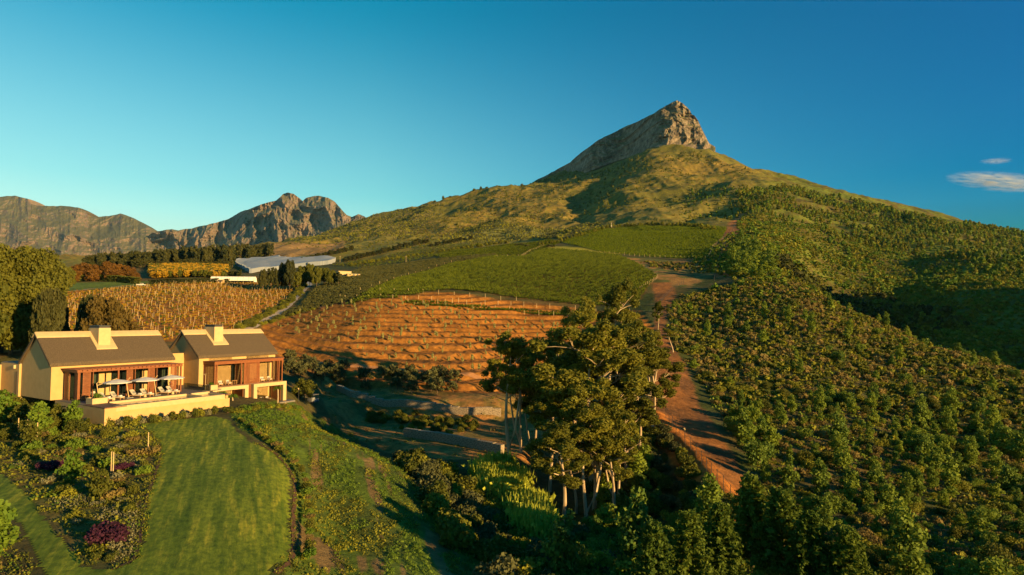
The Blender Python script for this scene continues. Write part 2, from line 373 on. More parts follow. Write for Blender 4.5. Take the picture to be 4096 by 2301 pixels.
paint(soft(MK['lawnbank']), blend((.10,.145,.018), (.075,.10,.02), sstep(.35, .65, nb)))
paint(soft(MK['lawnbank'])*sstep(.60, .68, fbm(XX/1.6+YG/5, YG/10, 4)), (.20,.13,.05))
paint(soft(MK['track1']), blend((.38,.16,.05), (.30,.12,.04), n3)); paint(soft(MK['track2']), blend((.27,.11,.032), (.16,.075,.03), sstep(.35,.65,n3*.5+n1*.5)))
gard = inpoly(XX+0*YG, YG, wpoly([(-60,400),(140,424),(160,445),(158,470),(140,550),(90,566),(40,520),(-60,455)]))*1.0*(~MK['lawn'])
paint(gard, blend((.16,.115,.03), (.075,.085,.022), sstep(.4, .62, n3*.5+n1*.5)))
gdist, _ = dseg(XX, YG, np.array([hit(u, v)[:2] for u, v in [(651,414),(668,430),(690,455),(715,485),(738,515),(745,524)]]))
paint(sstep(3.4, 1.8, gdist+(n3-.5)*2.5), blend((.55,.20,.035), (.36,.13,.03), n3))
gm = groundmat('soil_and_grass')
def fan(name, r0, r1, m, kind='structure', c0=0, c1=None):
    c1 = c1 or len(sv); nr = r1-r0; nc = c1-c0
    V = np.stack([(XX)[r0:r1, c0:c1], YG[r0:r1, c0:c1], ZG[r0:r1, c0:c1]], -1).reshape(-1, 3)
    i = np.arange(nr-1)[:, None]*nc+np.arange(nc-1)[None, :]
    F = np.stack([i, i+1, i+nc+1, i+nc], -1).reshape(-1, 4)
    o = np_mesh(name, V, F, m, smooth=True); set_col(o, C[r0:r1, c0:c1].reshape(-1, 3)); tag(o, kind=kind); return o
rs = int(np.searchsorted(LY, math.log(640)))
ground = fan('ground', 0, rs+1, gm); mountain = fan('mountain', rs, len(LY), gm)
# plain in every direction under the modelled ground, so the land reaches the horizon
g = MB(); g.box((0, 8000, -46), (34000, 34000, 2)); pl = g.build('plain', mat('plain_soil', (.12,.10,.04), c2=(.08,.09,.03), scale=.01)); tag(pl, kind='structure')
# ---------------------------------------------------------------- rock summit and far ranges: sheets with buttresses and gullies
def rockmat(name, cA, cB, cG, sc):
    m, nt, b = nodes(name); b.inputs['Roughness'].default_value = .95; b.inputs['Specular IOR Level'].default_value = .1
    N = nt.nodes.new; L = nt.links.new; tc = N('ShaderNodeTexCoord'); mp = N('ShaderNodeMapping'); mp.inputs['Scale'].default_value = (1, 1, .8); L(tc.outputs['Object'], mp.inputs[0])
    n = N('ShaderNodeTexNoise'); n.inputs['Scale'].default_value = sc; n.inputs['Detail'].default_value = 9; n.inputs['Roughness'].default_value = .7; L(mp.outputs[0], n.inputs['Vector'])
    r = N('ShaderNodeValToRGB'); e = r.color_ramp.elements; e[0].position = .36; e[0].color = tuple(cB)+(1,); e[1].position = .6; e[1].color = tuple(cA)+(1,)
    L(n.outputs['Fac'], r.inputs[0])
    g = N('ShaderNodeNewGeometry'); sp = N('ShaderNodeSeparateXYZ'); L(g.outputs['Normal'], sp.inputs[0])
    n2 = N('ShaderNodeTexNoise'); n2.inputs['Scale'].default_value = sc*2.3; n2.inputs['Detail'].default_value = 6; L(tc.outputs['Object'], n2.inputs['Vector'])
    ad = N('ShaderNodeMath'); ad.operation = 'MULTIPLY_ADD'; ad.inputs[1].default_value = .9; L(n2.outputs['Fac'], ad.inputs[0]); L(sp.outputs['Z'], ad.inputs[2])
    mr = N('ShaderNodeMapRange'); mr.inputs[1].default_value = 1.0; mr.inputs[2].default_value = 1.22; L(ad.outputs[0], mr.inputs[0])
    mx = N('ShaderNodeMix'); mx.data_type = 'RGBA'; mx.inputs[7].default_value = tuple(cG)+(1,); L(mr.outputs[0], mx.inputs[0]); L(r.outputs[0], mx.inputs[6]); L(mx.outputs[2], b.inputs['Base Color'])
    bp = N('ShaderNodeBump'); bp.inputs['Strength'].default_value = 1; bp.inputs['Distance'].default_value = .12/sc; L(n.outputs['Fac'], bp.inputs['Height']); L(bp.outputs[0], b.inputs['Normal'])
    return m
def cliff(name, m, u0, u1, top, bot, Yb, dY, rib, ribw, du=.5, nh=90, back=.35, seed=0, prof=None, hpow=1.0, strata=0, vk=1.5):
    U = np.arange(u0, u1+du, du); H = np.linspace(0, 1+back, int(nh*(1+back)))
    vt = np.interp(U, *zip(*top)); vb = np.interp(U, *zip(*bot)); yb = np.interp(U, *zip(*Yb)); dy = np.interp(U, *zip(*dY)) if isinstance(dY, list) else dY+0*U
    vt = vt+(fbm(U/7+seed, U*0+seed, 4)-.5)*1.8
    h = H[:, None]; hf = np.minimum(h, 1); bk = np.maximum(h-1, 0)/back
    v = vb+(vt-vb)*hf
    if 'summit' in name: kk_ = np.exp(-.5*(np.arange(-60, 61)/22)**2); yb = np.convolve(np.pad(yb, 60, mode='edge'), kk_/kk_.sum(), 'valid'); dy = dy+0*U
    s, t = ray(U[None, :], v)
    Y0 = yb+dy*hf**hpow
    xx = s*(yb+0*hf); zz = t*(yb+0*hf)
    wp = (fbm(xx/ribw*.6+9, zz/ribw*.6+seed, 3)-.5)*1.6; r = fbm(xx/ribw+seed+wp, zz/ribw*vk+seed*2+wp, 6, True)-.55; r2 = fbm(xx/ribw*3.1+seed, zz/ribw*2.2+wp, 5, True)-.55
    st = fbm(xx/ribw*.5, zz/ribw*3.2+xx/ribw*.25+seed, 3)-.5
    Yd = Y0-(r*rib+r2*rib*.28+st*strata)*np.minimum(1, hf*6+.0)*(1-bk*.6)
    x = s*Yd; z = CZ+t*Yd
    drop = bk*bk*(vb-vt).clip(4)*yb/FOC*.9; Yd = Yd+bk*dy.clip(80)*1.2; z = z-drop
    V = np.stack([x, Yd+0*x, z], -1).reshape(-1, 3); nc = len(U); i = np.arange(len(H)-1)[:, None]*nc+np.arange(nc-1)[None, :]
    F = np.stack([i, i+1, i+nc+1, i+nc], -1).reshape(-1, 4)
    o = np_mesh(name, V, F, m, smooth=False); tag(o, kind='structure'); return o
rm = rockmat('summit_rock', (.26,.20,.14), (.07,.055,.042), (.09,.09,.035), .06)
TOP = [(530,184),(538,179),(556,170),(570,162.5),(580,153),(599,139),(612,133),(620,129),(632,124),(644,118.5),(655,113),(662,108),(674,101.5),(677,100),(683,103.5),(689.5,109.5),(692,114),(694.5,115),(698,120),(701,127),(706,137),(709,143),(716,147)]
BOT = [(530,188),(538,185),(582,174),(614,162),(639,154),(652,150),(677,145),(696,149),(709,151),(716,154)]
YBS = [(u, min(2650, hit(u, v+2.5, 900)[1]+6) if u > 560 else 2620) for u, v in [(530,186),(560,179),(582,172),(600,166),(614,160),(627,155),(639,151),(652,147),(665,143.5),(677,142),(696,146),(707,148),(716,151)]]
print('YBS', YBS)
cliff('rocky_summit', rm, 530, 715, TOP, BOT, YBS, [(530,40),(655,110),(716,60)], 44, 46, du=.45, nh=110, back=.5, seed=3.1, hpow=1.2)
fm = rockmat('range_rock', (.21,.15,.11), (.12,.095,.08), (.12,.11,.06), .012)
TA = [(-260,215),(-120,190),(-40,200),(0,197),(8,196),(15,195.5),(28,199),(31,204),(36,205.5),(60,206),(78,207.5),(84,211),(88,215),(97,217),(108,216),(120,213),(127,216),(132,218.5),(139,222),(146,226),(152,232),(165,236),(185,240),(240,250),(260,262)]
cliff('distant_mountain', fm, -260, 262, TA, [(-260,275),(262,275)], [(-260,5800),(152,5700),(262,5950)], [(-260,900),(60,1000),(262,500)], 560, 620, du=.6, nh=110, seed=8.2, hpow=1.6, strata=50)
TB_ = [(130,262),(140,243),(152,232.5),(160,231),(166,229.5),(172,229.5),(178,230.5),(187,229),(200,226.5),(215,223),(228,219),(240,212),(252,208),(262,204),(270,202),(276,200.5),(283,194),(288,192.5),(293,193.5),(298,197),(302,201.5),(306,198),(311,196.5),(318,195.5),(323,196.5),(328,197.5),(334,201),(341,209),(346,214.5),(352,217),(358,214),(364,216),(372,222),(400,240)]
cliff('distant_mountain', fm, 130, 400, TB_, [(130,275),(400,275)], [(130,5900),(180,5750),(215,5650),(250,5300),(280,4950),(400,4700)], [(130,300),(215,300),(290,700),(400,400)], 520, 420, du=.6, nh=110, seed=4.4, hpow=1.0, strata=30)
# ---------------------------------------------------------------- the two villas share one front line: L runs along it, p comes out of it, z is metres below the camera
HA = np.array([-66.4, 87.0])
def Pw(L, p, z): q = HA+L*VD+p*VN; return (q[0], q[1], CZ+z)
DK = -11.55
M_wall = mat('cream_plaster', (.45,.295,.12), .9, c2=(.40,.265,.105), scale=1.2, bump=.15, bscale=8)
M_thatch = mat('thatch', (.125,.088,.048), .95, c2=(.065,.046,.027), scale=6, detail=9, bump=1.0, bscale=14, stretch=(3, .6, 1.2))
M_cap = mat('white_plaster', (.48,.345,.17), .85, c2=(.43,.31,.15), scale=2)
M_dark = mat('dark_metal', (.035,.035,.035), .5)
M_wood = mat('red_timber', (.24,.075,.018), .6, c2=(.14,.042,.012), scale=3, stretch=(1, 1, 8))
M_woodd = mat('brown_decking', (.17,.085,.045), .7, c2=(.12,.06,.035), scale=4)
M_deck = mat('stone_paving', (.17,.145,.115), .8, c2=(.13,.11,.09), scale=2)
M_room = mat('room_wall', (.30,.21,.11), .9)  # darkened wall colour, so the rooms look dim behind the glass
M_roomd = mat('room_dark', (.06,.045,.03), .8)  # dimness put into floors and dividers; also serves soil and pictures
M_curt = mat('curtain_linen', (.62,.58,.40), .9, c2=(.48,.45,.32), scale=6, stretch=(6, 6, .1))
M_cush = mat('cream_cushion', (.46,.40,.30), .9)
M_grey = mat('grey_cushion', (.20,.20,.19), .9)
M_teak = mat('teak', (.42,.22,.08), .6)
M_canvas = mat('white_canvas', (.50,.47,.42), .85)
M_post = mat('weathered_post', (.50,.36,.18), .9)
m, nt, b = nodes('window_glass'); b.inputs['Base Color'].default_value = (.02,.03,.03,1); b.inputs['Roughness'].default_value = .03
g1 = nt.nodes.new('ShaderNodeBsdfTransparent'); g1.inputs[0].default_value = (.72,.78,.74,1); ms = nt.nodes.new('ShaderNodeMixShader'); ms.inputs[0].default_value = .72
nt.links.new(b.outputs[0], ms.inputs[1]); nt.links.new(g1.outputs[0], ms.inputs[2]); nt.links.new(ms.outputs[0], nt.nodes['Material Output'].inputs['Surface']); M_glass = m
m, nt, b = nodes('pool_water'); b.inputs['Base Color'].default_value = (.03,.09,.12,1); b.inputs['Roughness'].default_value = .04; b.inputs['Specular IOR Level'].default_value = .8
n = nt.nodes.new('ShaderNodeTexNoise'); n.inputs['Scale'].default_value = 2.5; bp = nt.nodes.new('ShaderNodeBump'); bp.inputs['Strength'].default_value = .12; bp.inputs['Distance'].default_value = .05
tcw = nt.nodes.new('ShaderNodeTexCoord'); nt.links.new(tcw.outputs['Object'], n.inputs['Vector']); nt.links.new(n.outputs['Fac'], bp.inputs['Height']); nt.links.new(bp.outputs[0], b.inputs['Normal']); M_water = m
def lattice(mb, x0, x1, z0, z1, y, n, along='x'):
    """louvred panel: frame and slats, thickness .08, in the plane y (or x)"""
    def bb(a0, a1, zz0, zz1, th):
        if along == 'x': mb.b2((a0, y-th, zz0), (a1, y+th, zz1))
        else: mb.b2((y-th, a0, zz0), (y+th, a1, zz1))
    bb(x0, x0+.09, z0, z1, .045); bb(x1-.09, x1, z0, z1, .045)
    for i in range(n):
        za = z0+(z1-z0)*(i+.1)/n; zb = z0+(z1-z0)*(i+.82)/n
        bb(x0+.09, x1-.09, za, zb, .03)
def front(mb, L0, L1, z0, z1, ops, y0=0, th=.4):
    x = L0
    for a, b_, za, zb in sorted(ops):
        mb.b2((x, y0, z0), (a, y0+th, z1))
        if za > z0: mb.b2((a, y0, z0), (b_, y0+th, za))
        mb.b2((a, y0, zb), (b_, y0+th, z1)); x = b_
    mb.b2((x, y0, z0), (L1, y0+th, z1))
def roof_slabs(x0, x1, W, ze, zr, th, ov, mb, frac=1.0, off=0.0, rnd=.12):
    """two slopes from ridge; frac: how far down the slope"""
    for sgn in (-1, 1):
        # section in (q, z): q distance from ridge
        hw = W/2+ov; sl = (zr-ze)/(W/2); q1 = hw*frac
        zt = lambda q: zr+off-sl*q
        nrm = math.hypot(1, sl); dz = th*nrm
        sec = [(0, zt(0)+.0), (q1*.5, zt(q1*.5)+.03), (q1-rnd, zt(q1-rnd)), (q1, zt(q1)-dz*.35), (q1, zt(q1)-dz*.75), (q1-rnd, zt(q1-rnd)-dz), (0, zt(0)-dz)]
        V = []; n = len(sec); xs = [x0, x0+.12, x1-.12, x1]
        for xi, x in enumerate(xs):
            k = .12 if xi in (0, 3) else 0
            for i, (q, z) in enumerate(sec):
                zz = z-(k if i < 3 else 0); V.append((x, W/2+sgn*q, zz))
        Fs = [(a*n+i, a*n+(i+1) % n, (a+1)*n+(i+1) % n, (a+1)*n+i) for a in range(3) for i in range(n-1)]
        Fs += [tuple(range(n)), tuple(3*n+i for i in range(n))]
        mb.add(V, Fs)
def villa(name, label, L0, L1, W, zb, ze, zr, ops, rooms, chim, floor2=None):
    r = empty(name, Pw(L0, 0, 0), VR); tag(r, label, 'house'); n = L1-L0
    m = MB(); front(m, 0, n, zb, ze+.15, [(a-L0, b-L0, c, d) for a, b, c, d in ops])
    for x in (0, n-.4):
        for y0, y1 in ((.4, W-.0),):
            m.b2((x, y0, zb), (x+.4, y1, ze))
        V = [(x, .0, ze), (x, W, ze), (x, W/2, zr-.05)]; V += [(x+.4, y, z) for _, y, z in V]
        m.add(V, [(0, 1, 2), (3, 5, 4), (0, 3, 4, 1), (1, 4, 5, 2), (2, 5, 3, 0)])
    m.b2((.4, W-.4, zb), (n-.4, W, ze)); m.build('wall', M_wall, r)
    m = MB(); m.b2((.4, 5, zb), (n-.4, 5.2, ze)); m.b2((.4, .4, ze-.3), (n-.4, 5, ze-.1))
    m.build('room_partition', M_room, r)
    m = MB(); m.b2((.4, .42, zb-.02), (n-.4, 5, zb+.02)); m.b2((.4, .42, DK-.25), (n-.4, 5, DK+.005)) if floor2 else None
    for i, x in enumerate(rooms): m.b2((x-L0-.08, .45, zb+.02), (x-L0+.08, 4.99, ze-.32)) if not floor2 else (m.b2((x-L0-.08, .45, zb+.02), (x-L0+.08, 4.99, DK-.26)), m.b2((x-L0-.08, .45, DK+.01), (x-L0+.08, 4.99, ze-.32)))
    m.build('floor', M_roomd, r)
    m = MB(); roof_slabs(-.35, n+.35, W, ze+.25, zr+.3, .42, .45, m); rf = m.build('thatched_roof', M_thatch, r)
    m = MB(); roof_slabs(-.40, n+.40, W, ze+.25, zr+.3, .2, .45, m, frac=.17, off=.15); m.build('ridge_cap', M_cap, r)
    cx, cw, ct = chim; cx -= L0
    m = MB(); m.b2((cx, W/2-2.9, zr-2.6), (cx+cw, W/2+.5, ct)); 
    sl = (zr-ze)/(W/2)
    # plaster apron running down the front slope round the stack
    za = lambda q: zr+.3-(zr-ze)/(W/2)*q+.16
    V = []
    for x in (cx-.45, cx+cw+.8):
        for q in (.2, 3.5): V += [(x, W/2-q, za(q)), (x, W/2-q, za(q)-.3)]
    m.add(V, [(0, 2, 6, 4), (1, 5, 7, 3), (2, 3, 7, 6), (0, 1, 3, 2), (4, 6, 7, 5), (0, 4, 5, 1)])
    ch = m.build('chimney', M_cap, r); m = MB(); m.b2((cx+.12, W/2-2.78, ct), (cx+cw-.12, W/2+.38, ct+.3)); m.b2((cx-.03, W/2-2.93, ct+.3), (cx+cw+.03, W/2+.53, ct+.4)); m.build('chimney_cap', M_dark, ch)
    for a, b_, c, d in ops:
        w = b_-a; k = max(1, round(w/1.9)); m = MB()
        for i in range(k+1): m.b2((a-L0+w*i/k-.04, .18, c), (a-L0+w*i/k+.04, .26, d))
        m.b2((a-L0+.04, .18, d-.09), (b_-L0-.04, .26, d)); m.b2((a-L0+.04, .18, c), (b_-L0-.04, .26, c+.07))
        f = m.build('glass_door', M_dark, r)
        m = MB(); m.b2((a-L0+.04, .21, c+.07), (b_-L0-.04, .23, d-.09)); m.build('pane', M_glass, f)
    return r
h1 = villa('thatched_villa', 'long single storey cream villa with grey thatched roof behind the pool', 0, 17.1, 10.5, DK, -6.2, -2.2,
    [(2.3, 6.2, DK, -7.6), (7.9, 12.5, DK, -7.6), (13.4, 16.6, DK, -7.6)], [4.6, 10.2, 14.4], (6.95, 1.7, -1.25))
h2 = villa('two_storey_villa', 'two storey cream villa with thatched roof and red timber balcony on the right', 21.8, 37.1, 10.5, -15.3, -6.2, -2.2,
    [(23.6, 28.6, DK, -7.6), (30.6, 35.6, DK, -7.6), (23.6, 28.0, -15.3, -12.4), (30.9, 35.6, -15.3, -12.4)], [26.2, 32.9], (25.9, 1.7, -1.25), floor2=True)
def curtain(par, L0, lst, mtl=M_curt):
    for a, b_, c, d in lst:
        m = MB(); k = max(4, int((b_-a)*6)); V = []
        for i in range(k+1):
            for z in (c, d): V.append((a-L0+(b_-a)*i/k, .62+.07*(-1)**i, z))
        m.add(V, [(2*i, 2*i+2, 2*i+3, 2*i+1) for i in range(k)]); m.build('curtain', mtl, par)
curtain(h1, 0, [(2.4, 3.2, DK+.05, -7.8), (5.6, 6.1, DK+.05, -7.8), (8.4, 9.4, DK+.05, -7.8), (11.8, 12.4, DK+.05, -7.8), (15.9, 16.5, DK+.05, -7.8)])
curtain(h2, 21.8, [(26.1, 26.9, DK+.05, -7.8), (33.6, 34.4, DK+.05, -7.8), (24.9, 25.9, -15.2, -12.5), (31.0, 32.3, -15.2, -12.5), (32.7, 33.9, -15.2, -12.5)])
# pictures / screens and a sofa inside the upper rooms
m = MB(); m.b2((2.9, 4.85, DK+1.2), (4.0, 4.98, DK+2.6)); m.build('wall_picture', M_roomd, h2); m = MB(); m.b2((11.6, 4.85, DK+1.3), (12.7, 4.98, DK+2.1)); m.build('wall_picture', M_roomd, h2)
# ---- timber pergola and shutters, villa 1
PG = 5.0; m = MB(); z0 = -7.05
m.b2((1.3, -PG, z0-.42), (16.2, -PG+.16, z0-.05)); m.b2((1.3, -.16, z0-.42), (16.2, -.003, z0-.05)); m.b2((1.3, -PG+.16, z0-.42), (1.46, -.16, z0-.05)); m.b2((16.0, -PG+.16, z0-.42), (16.16, -.16, z0-.05))
x = 1.9
while x < 16.0: m.b2((x, -PG-.25, z0-.22), (x+.09, -.16, z0-.045)); x += .62
y = -PG-.15
while y < -.1: m.b2((1.1, y, z0-.04), (16.4, y+.11, z0+.01)); y += .15
pg = m.build('pergola', M_wood, h1)
for L in (1.4, 6.6, 10.9, 15.9):
    m = MB(); m.b2((L, -PG+.02, DK), (L+.2, -PG+.22, z0-.43)); m.build('post', M_wood, pg)
def shutter(par, L, p0, p1, z0, z1, alongx=False, n=26):
    m = MB()
    if alongx: lattice(m, p0, p1, z0, z1, L, n, 'x')
    else: lattice(m, p0, p1, z0, z1, L, n, 'y')
    return m.build('shutter', M_wood, par)
shutter(h1, 1.5, -2.2, -.6, DK+.02, z0-.45); shutter(h1, 1.75, -PG+.25, -PG+1.9, DK+.02, z0-.45)
for L, w in ((2.2, 1.0), (8.0, .9), (11.2, .9), (14.6, .9)):
    shutter(h1, -PG+.5, L, L+w, DK+.02, z0-.45, True); shutter(h1, L+w+.25, -PG+.3, -PG+1.5, DK+.02, z0-.45)
# link block between the villas and annex on the left, with slot window, lamp and downpipe
def vbox(mb, L0, L1, p0, p1, z0, z1): mb.b2((L0, -p1, z0), (L1, -p0, z1))
m = MB(); vbox(m, 17.1+.003, 21.797, -5.4, -4.8, DK, -5.9); m.build('link_wall', M_wall, h1)
m = MB(); m.tube([(17.35, -.12, -6.6), (17.35, -.12, DK)], .07, 8); m.b2((17.2, -.25, -6.75), (17.5, -.003, -6.3)); m.build('downpipe', M_cap, h1)
an = empty('garden_annex', Pw(0, 0, 0), VR); tag(an, 'low flat roofed cream annex with tall slot window left of the long villa', 'building')
m = MB(); vbox(m, -.3, 6, -18, -10.55, -16, -6.75); vbox(m, -9, -.31, -18, -17.5, -16, -7.1); m.build('wall', M_wall, an)
m = MB(); vbox(m, -.2, 6.1, -17.9, -10.6, -6.75, -6.62); m.build('flat_roof', M_deck, an)
m = MB(); vbox(m, -.36, -.303, -11.6, -11.0, -11.5, -7.9); m.build('window', M_dark, an)
m = MB(); m.box((-.45, 12.0, -7.2), (.28, .4, .55)); m.build('wall_lamp', M_cap, an)
# ---- balcony storey of villa 2
L0 = 21.8; x0, x1 = 22.6-L0, 36.2-L0; B = 3.4
m = MB(); m.b2((x0-.1, -B-.25, -7.35), (x1+.25, -.003, -7.2)); m.b2((x0-.05, -B-.1, -7.75), (x1+.2, -B+.1, -7.36)); m.b2((x0-.05, -B+.11, -7.75), (x0+.15, -.01, -7.36)); m.b2((x1, -B+.11, -7.75), (x1+.2, -.01, -7.36))
y = -B-.2
bal = m.build('balcony', M_wood, h2)
m = MB(); m.b2((x0-.1, -B-.02, DK-.12), (x1+.2, -.003, DK+.02)); m.build('balcony_floor', M_woodd, bal)
for L in (22.6, 22.95, 27.6, 28.2, 30.9, 31.15, 35.4, 36.1):
    m = MB(); m.b2((L-L0, -B-.05, DK+.02), (L-L0+.2, -B+.13, -7.76)); m.build('post', M_wood, bal)
m = MB(); lattice(m, -B+.2, -.3, DK+.03, -7.77, x0+.05, 30, 'y'); m.build('shutter', M_wood, bal)
m = MB(); lattice(m, 28.42-L0, 30.88-L0, DK+.03, -7.77, -B+.02, 30, 'x'); m.build('shutter', M_wood, bal)
m = MB(); lattice(m, -B+.2, -1.2, DK+.03, -7.77, x1+.1, 30, 'y'); m.build('shutter', M_wood, bal)
m = MB(); lattice(m, -B+.2, -1.6, DK+.03, -7.77, 27.75-L0, 30, 'y'); m.build('shutter', M_wood, bal)
m = MB(); lattice(m, -B+.2, -1.6, DK+.03, -7.77, 35.3-L0, 30, 'y'); m.build('shutter', M_wood, bal)
for a, b_ in ((22.1, 28.85), (29.9, 36.85)):
    m = MB(); a -= L0; b_ -= L0; m.b2((a, -B-.55, -12.3), (b_, -.003, DK-.13)); m.b2((a, -B-.55, -16), (a+.7, -.01, -12.3)); m.b2((b_-.7, -B-.55, -16), (b_, -.01, -12.3)); m.build('portal_frame', M_cap, h2)
m = MB(); lattice(m, 28.9-L0, 29.85-L0, -15.6, DK-.15, -B+.3, 26, 'x'); m.build('shutter', M_wood, h2); m = MB(); lattice(m, -B, -.8, -15.3, -12.35, 28.1-L0, 22, 'y'); m.build('shutter', M_wood, h2); m = MB(); lattice(m, -B, -.8, -15.3, -12.35, 35.9-L0, 22, 'y'); m.build('shutter', M_wood, h2)
m = MB(); m.b2((-.3, -5.4, -15.6), (16, -.42, -15.32)); m.build('patio', M_deck, h2)
# ---------------------------------------------------------------- pool terrace
pt = empty('pool_terrace', Pw(0, 0, 0), VR); tag(pt, 'raised cream walled pool terrace in front of the long thatched villa', 'terrace')
m = MB(); vbox(m, .6, 2.0, 0.003, 15.0, -16.5, DK-.1); vbox(m, 2.0, 18.4, 14.2, 14.62, -16.5, DK-.62); vbox(m, 18.0, 18.4, .003, 14.2, -16.5, DK-.12); m.build('retaining_wall', M_wall, pt)
m = MB(); vbox(m, 2.003, 17.4, 14.1, 15.0, DK-.62, DK+.05); vbox(m, 3.4, 14.2, 9.55, 9.95, DK-.3, DK+.14); vbox(m, 14.2, 14.5, 9.55, 14.1, DK-.4, DK+.10); vbox(m, 14.5, 17.4, 10.5, 10.8, DK-.4, DK+.24); vbox(m, 17.15, 17.6, 10.8, 14.1, DK-.6, DK+.05); vbox(m, 2.0, 2.6, 9.95, 14.1, DK-.6, DK-.06); m.build('coping', M_cap, pt)
m = MB(); vbox(m, 17.11, 21.79, -4.8, -.003, DK-.2, DK); vbox(m, 18.41, 21.79, .0, 6.9, DK-.2, DK); vbox(m, .603, 18.4, .003, 9.55, DK-.2, DK); m.build('deck', M_deck, pt)
m = MB(); vbox(m, .58, 3.3, 9.0, 15.02, DK-.1, DK+.03); m.build('timber_edging', M_woodd, pt); m = MB(); vbox(m, 17.62, 18.42, 9.6, 14.9, DK-.15, DK+.03); m.build('timber_edging', M_woodd, pt)
m = MB(); vbox(m, 2.6, 14.2, 9.95, 14.1, DK-.5, DK-.14); vbox(m, 14.5, 17.15, 10.8, 14.1, DK-.5, DK-.1); m.build('water', M_water, pt)
def planter(L, p, a, b_, label):
    o = empty('planter_box', Pw(L, p, DK), VR); tag(o, label, 'planter')
    m = MB(); w = .08
    m.b2((-a/2, -b_/2, 0), (a/2, -b_/2+w, .8)); m.b2((-a/2, b_/2-w, 0), (a/2, b_/2, .8)); m.b2((-a/2, -b_/2+w, 0), (-a/2+w, b_/2-w, .8)); m.b2((a/2-w, -b_/2+w, 0), (a/2, b_/2-w, .8)); m.build('box', M_cap, o)
    m = MB(); m.b2((-a/2+w, -b_/2+w, .1), (a/2-w, b_/2-w, .7)); m.build('soil', M_roomd, o); return o
pl1 = planter(2.2, 9.0, 1.9, 1.9, 'square cream planter with a leafy shrub at the left end of the pool')
pl2 = planter(20.2, 6.5, 1.2, 1.9, 'square cream planter with a succulent beside the two storey villa')
# balustrade of glass by the second villa
o = empty('glass_balustrade', Pw(18.2, 0, DK), VR); tag(o, 'low clear glass balustrade at the right edge of the pool terrace', 'railing')
m = MB(); m.b2((.0, -9.4, .08), (.02, -2, 1.05)); m.build('pane', M_glass, o); m = MB()
for k in range(8): m = MB(); m.box((.01, -2.2-k, .06), (.06, .06, .12)); m.build('clamp', M_dark, o)
o = MB(); o.cyl((0, 0, 0), .035, 2.6, 8); o.box((0, .18, 2.62), (.05, .5, .04)); o.cyl((0, .4, 2.5), .1, .1, 8); o = o.build('outdoor_shower', M_cap); o.location = Pw(19.4, 6.2, DK); o.rotation_euler = (0, 0, VR); tag(o, 'slim pale outdoor shower post in front of the second villa gable', 'shower')
# ---- parasols, loungers, towels
def parasol():
    r = empty('cantilever_parasol'); m = MB(); n = 8; V = [(0, 0, 2.95)]
    for rr, zz in ((.9, 2.8), (1.85, 2.52)):
        for k in range(n): a = 2*pi*(k+.5)/n; V.append((rr*cos(a), rr*sin(a), zz))
    for k in range(n): a = 2*pi*(k+.5)/n; V.append((1.85*cos(a), 1.85*sin(a), 2.40))
    Fs = [(0, 1+k, 1+(k+1) % n) for k in range(n)]+[(1+k, 9+k, 9+(k+1) % n, 1+(k+1) % n) for k in range(n)]+[(9+k, 17+k, 17+(k+1) % n, 9+(k+1) % n) for k in range(n)]
    m.add(V, Fs); m.build('canopy', M_canvas, r)
    m = MB(); m.cyl((0, 0, 2.3), .05, .7, 8)
    for k in range(n): a = 2*pi*(k+.5)/n; m.tube([(0, 0, 2.86), (1.8*cos(a), 1.8*sin(a), 2.46)], .018, 4)
    m.build('rib', M_cap, r)
    m = MB(); m.tube([(-2.0, .6, .1), (-2.35, .7, 2.5), (-1.9, .55, 3.0)], .06, 8); m.tube([(-2.3, .68, 2.2), (0, 0, 3.05)], .05, 8); m.build('mast', M_cap, r)
    m = MB(); m.box((-2.0, .6, .05), (.9, .9, .1)); m.build('base', M_grey, r); return r
def lounger():
    r = empty('sun_lounger'); m = MB()
    for sx in (-.32, .32): m.b2((sx-.03, -1.0, .24), (sx+.03, 1.0, .31))
    m.b2((-.29, -1.0, .24), (.29, -.94, .31)); m.b2((-.29, .94, .24), (.29, 1.0, .31)); m.build('frame', M_teak, r)
    for sx in (-.32, .32):
        for sy in (-.93, .9): m = MB(); m.b2((sx-.03, sy-.03, 0), (sx+.03, sy+.03, .24)); m.build('leg', M_teak, r)
    m = MB(); m.b2((-.36, -1.02, .32), (.36, .30, .45)); m.build('mattress', M_cush, r)
    a = R(48); Mx = [[1, 0, 0], [0, cos(a), -sin(a)], [0, sin(a), cos(a)]]
    m = MB(); m.box((0, .32+.45*cos(a)-.03, .40+.45*sin(a)), (.72, .95, .13), M=Mx); m.build('backrest', M_cush, r)
    m = MB(); m.box((0, .42+.2*cos(a)-.12, .52+.25*sin(a)), (.44, .36, .12), M=Mx); m.build('cushion', M_grey, r); return r
par = parasol(); lo = lounger(); tw = MB(); tw.box((0, 0, .05), (.42, .34, .1)); tw.box((0, 0, .15), (.38, .3, .09)); tw = tw.build('folded_towels', M_canvas)
wh = ['left', 'middle', 'right']; od = ['first', 'second', 'third', 'fourth', 'fifth', 'sixth']
for i, L in enumerate((5.6, 9.5, 13.4)):
    o = par if i == 0 else copy_tree(par); o.location = Pw(L, 7.0, DK); o.rotation_euler = (0, 0, VR+.06*i)
    tag(o, 'white cantilever parasol over loungers, '+wh[i]+' of three beside the pool' if i < 2 else 'white cantilever parasol nearest the two storey villa, in front of the standing person', 'parasol', 'white parasols on the pool terrace')
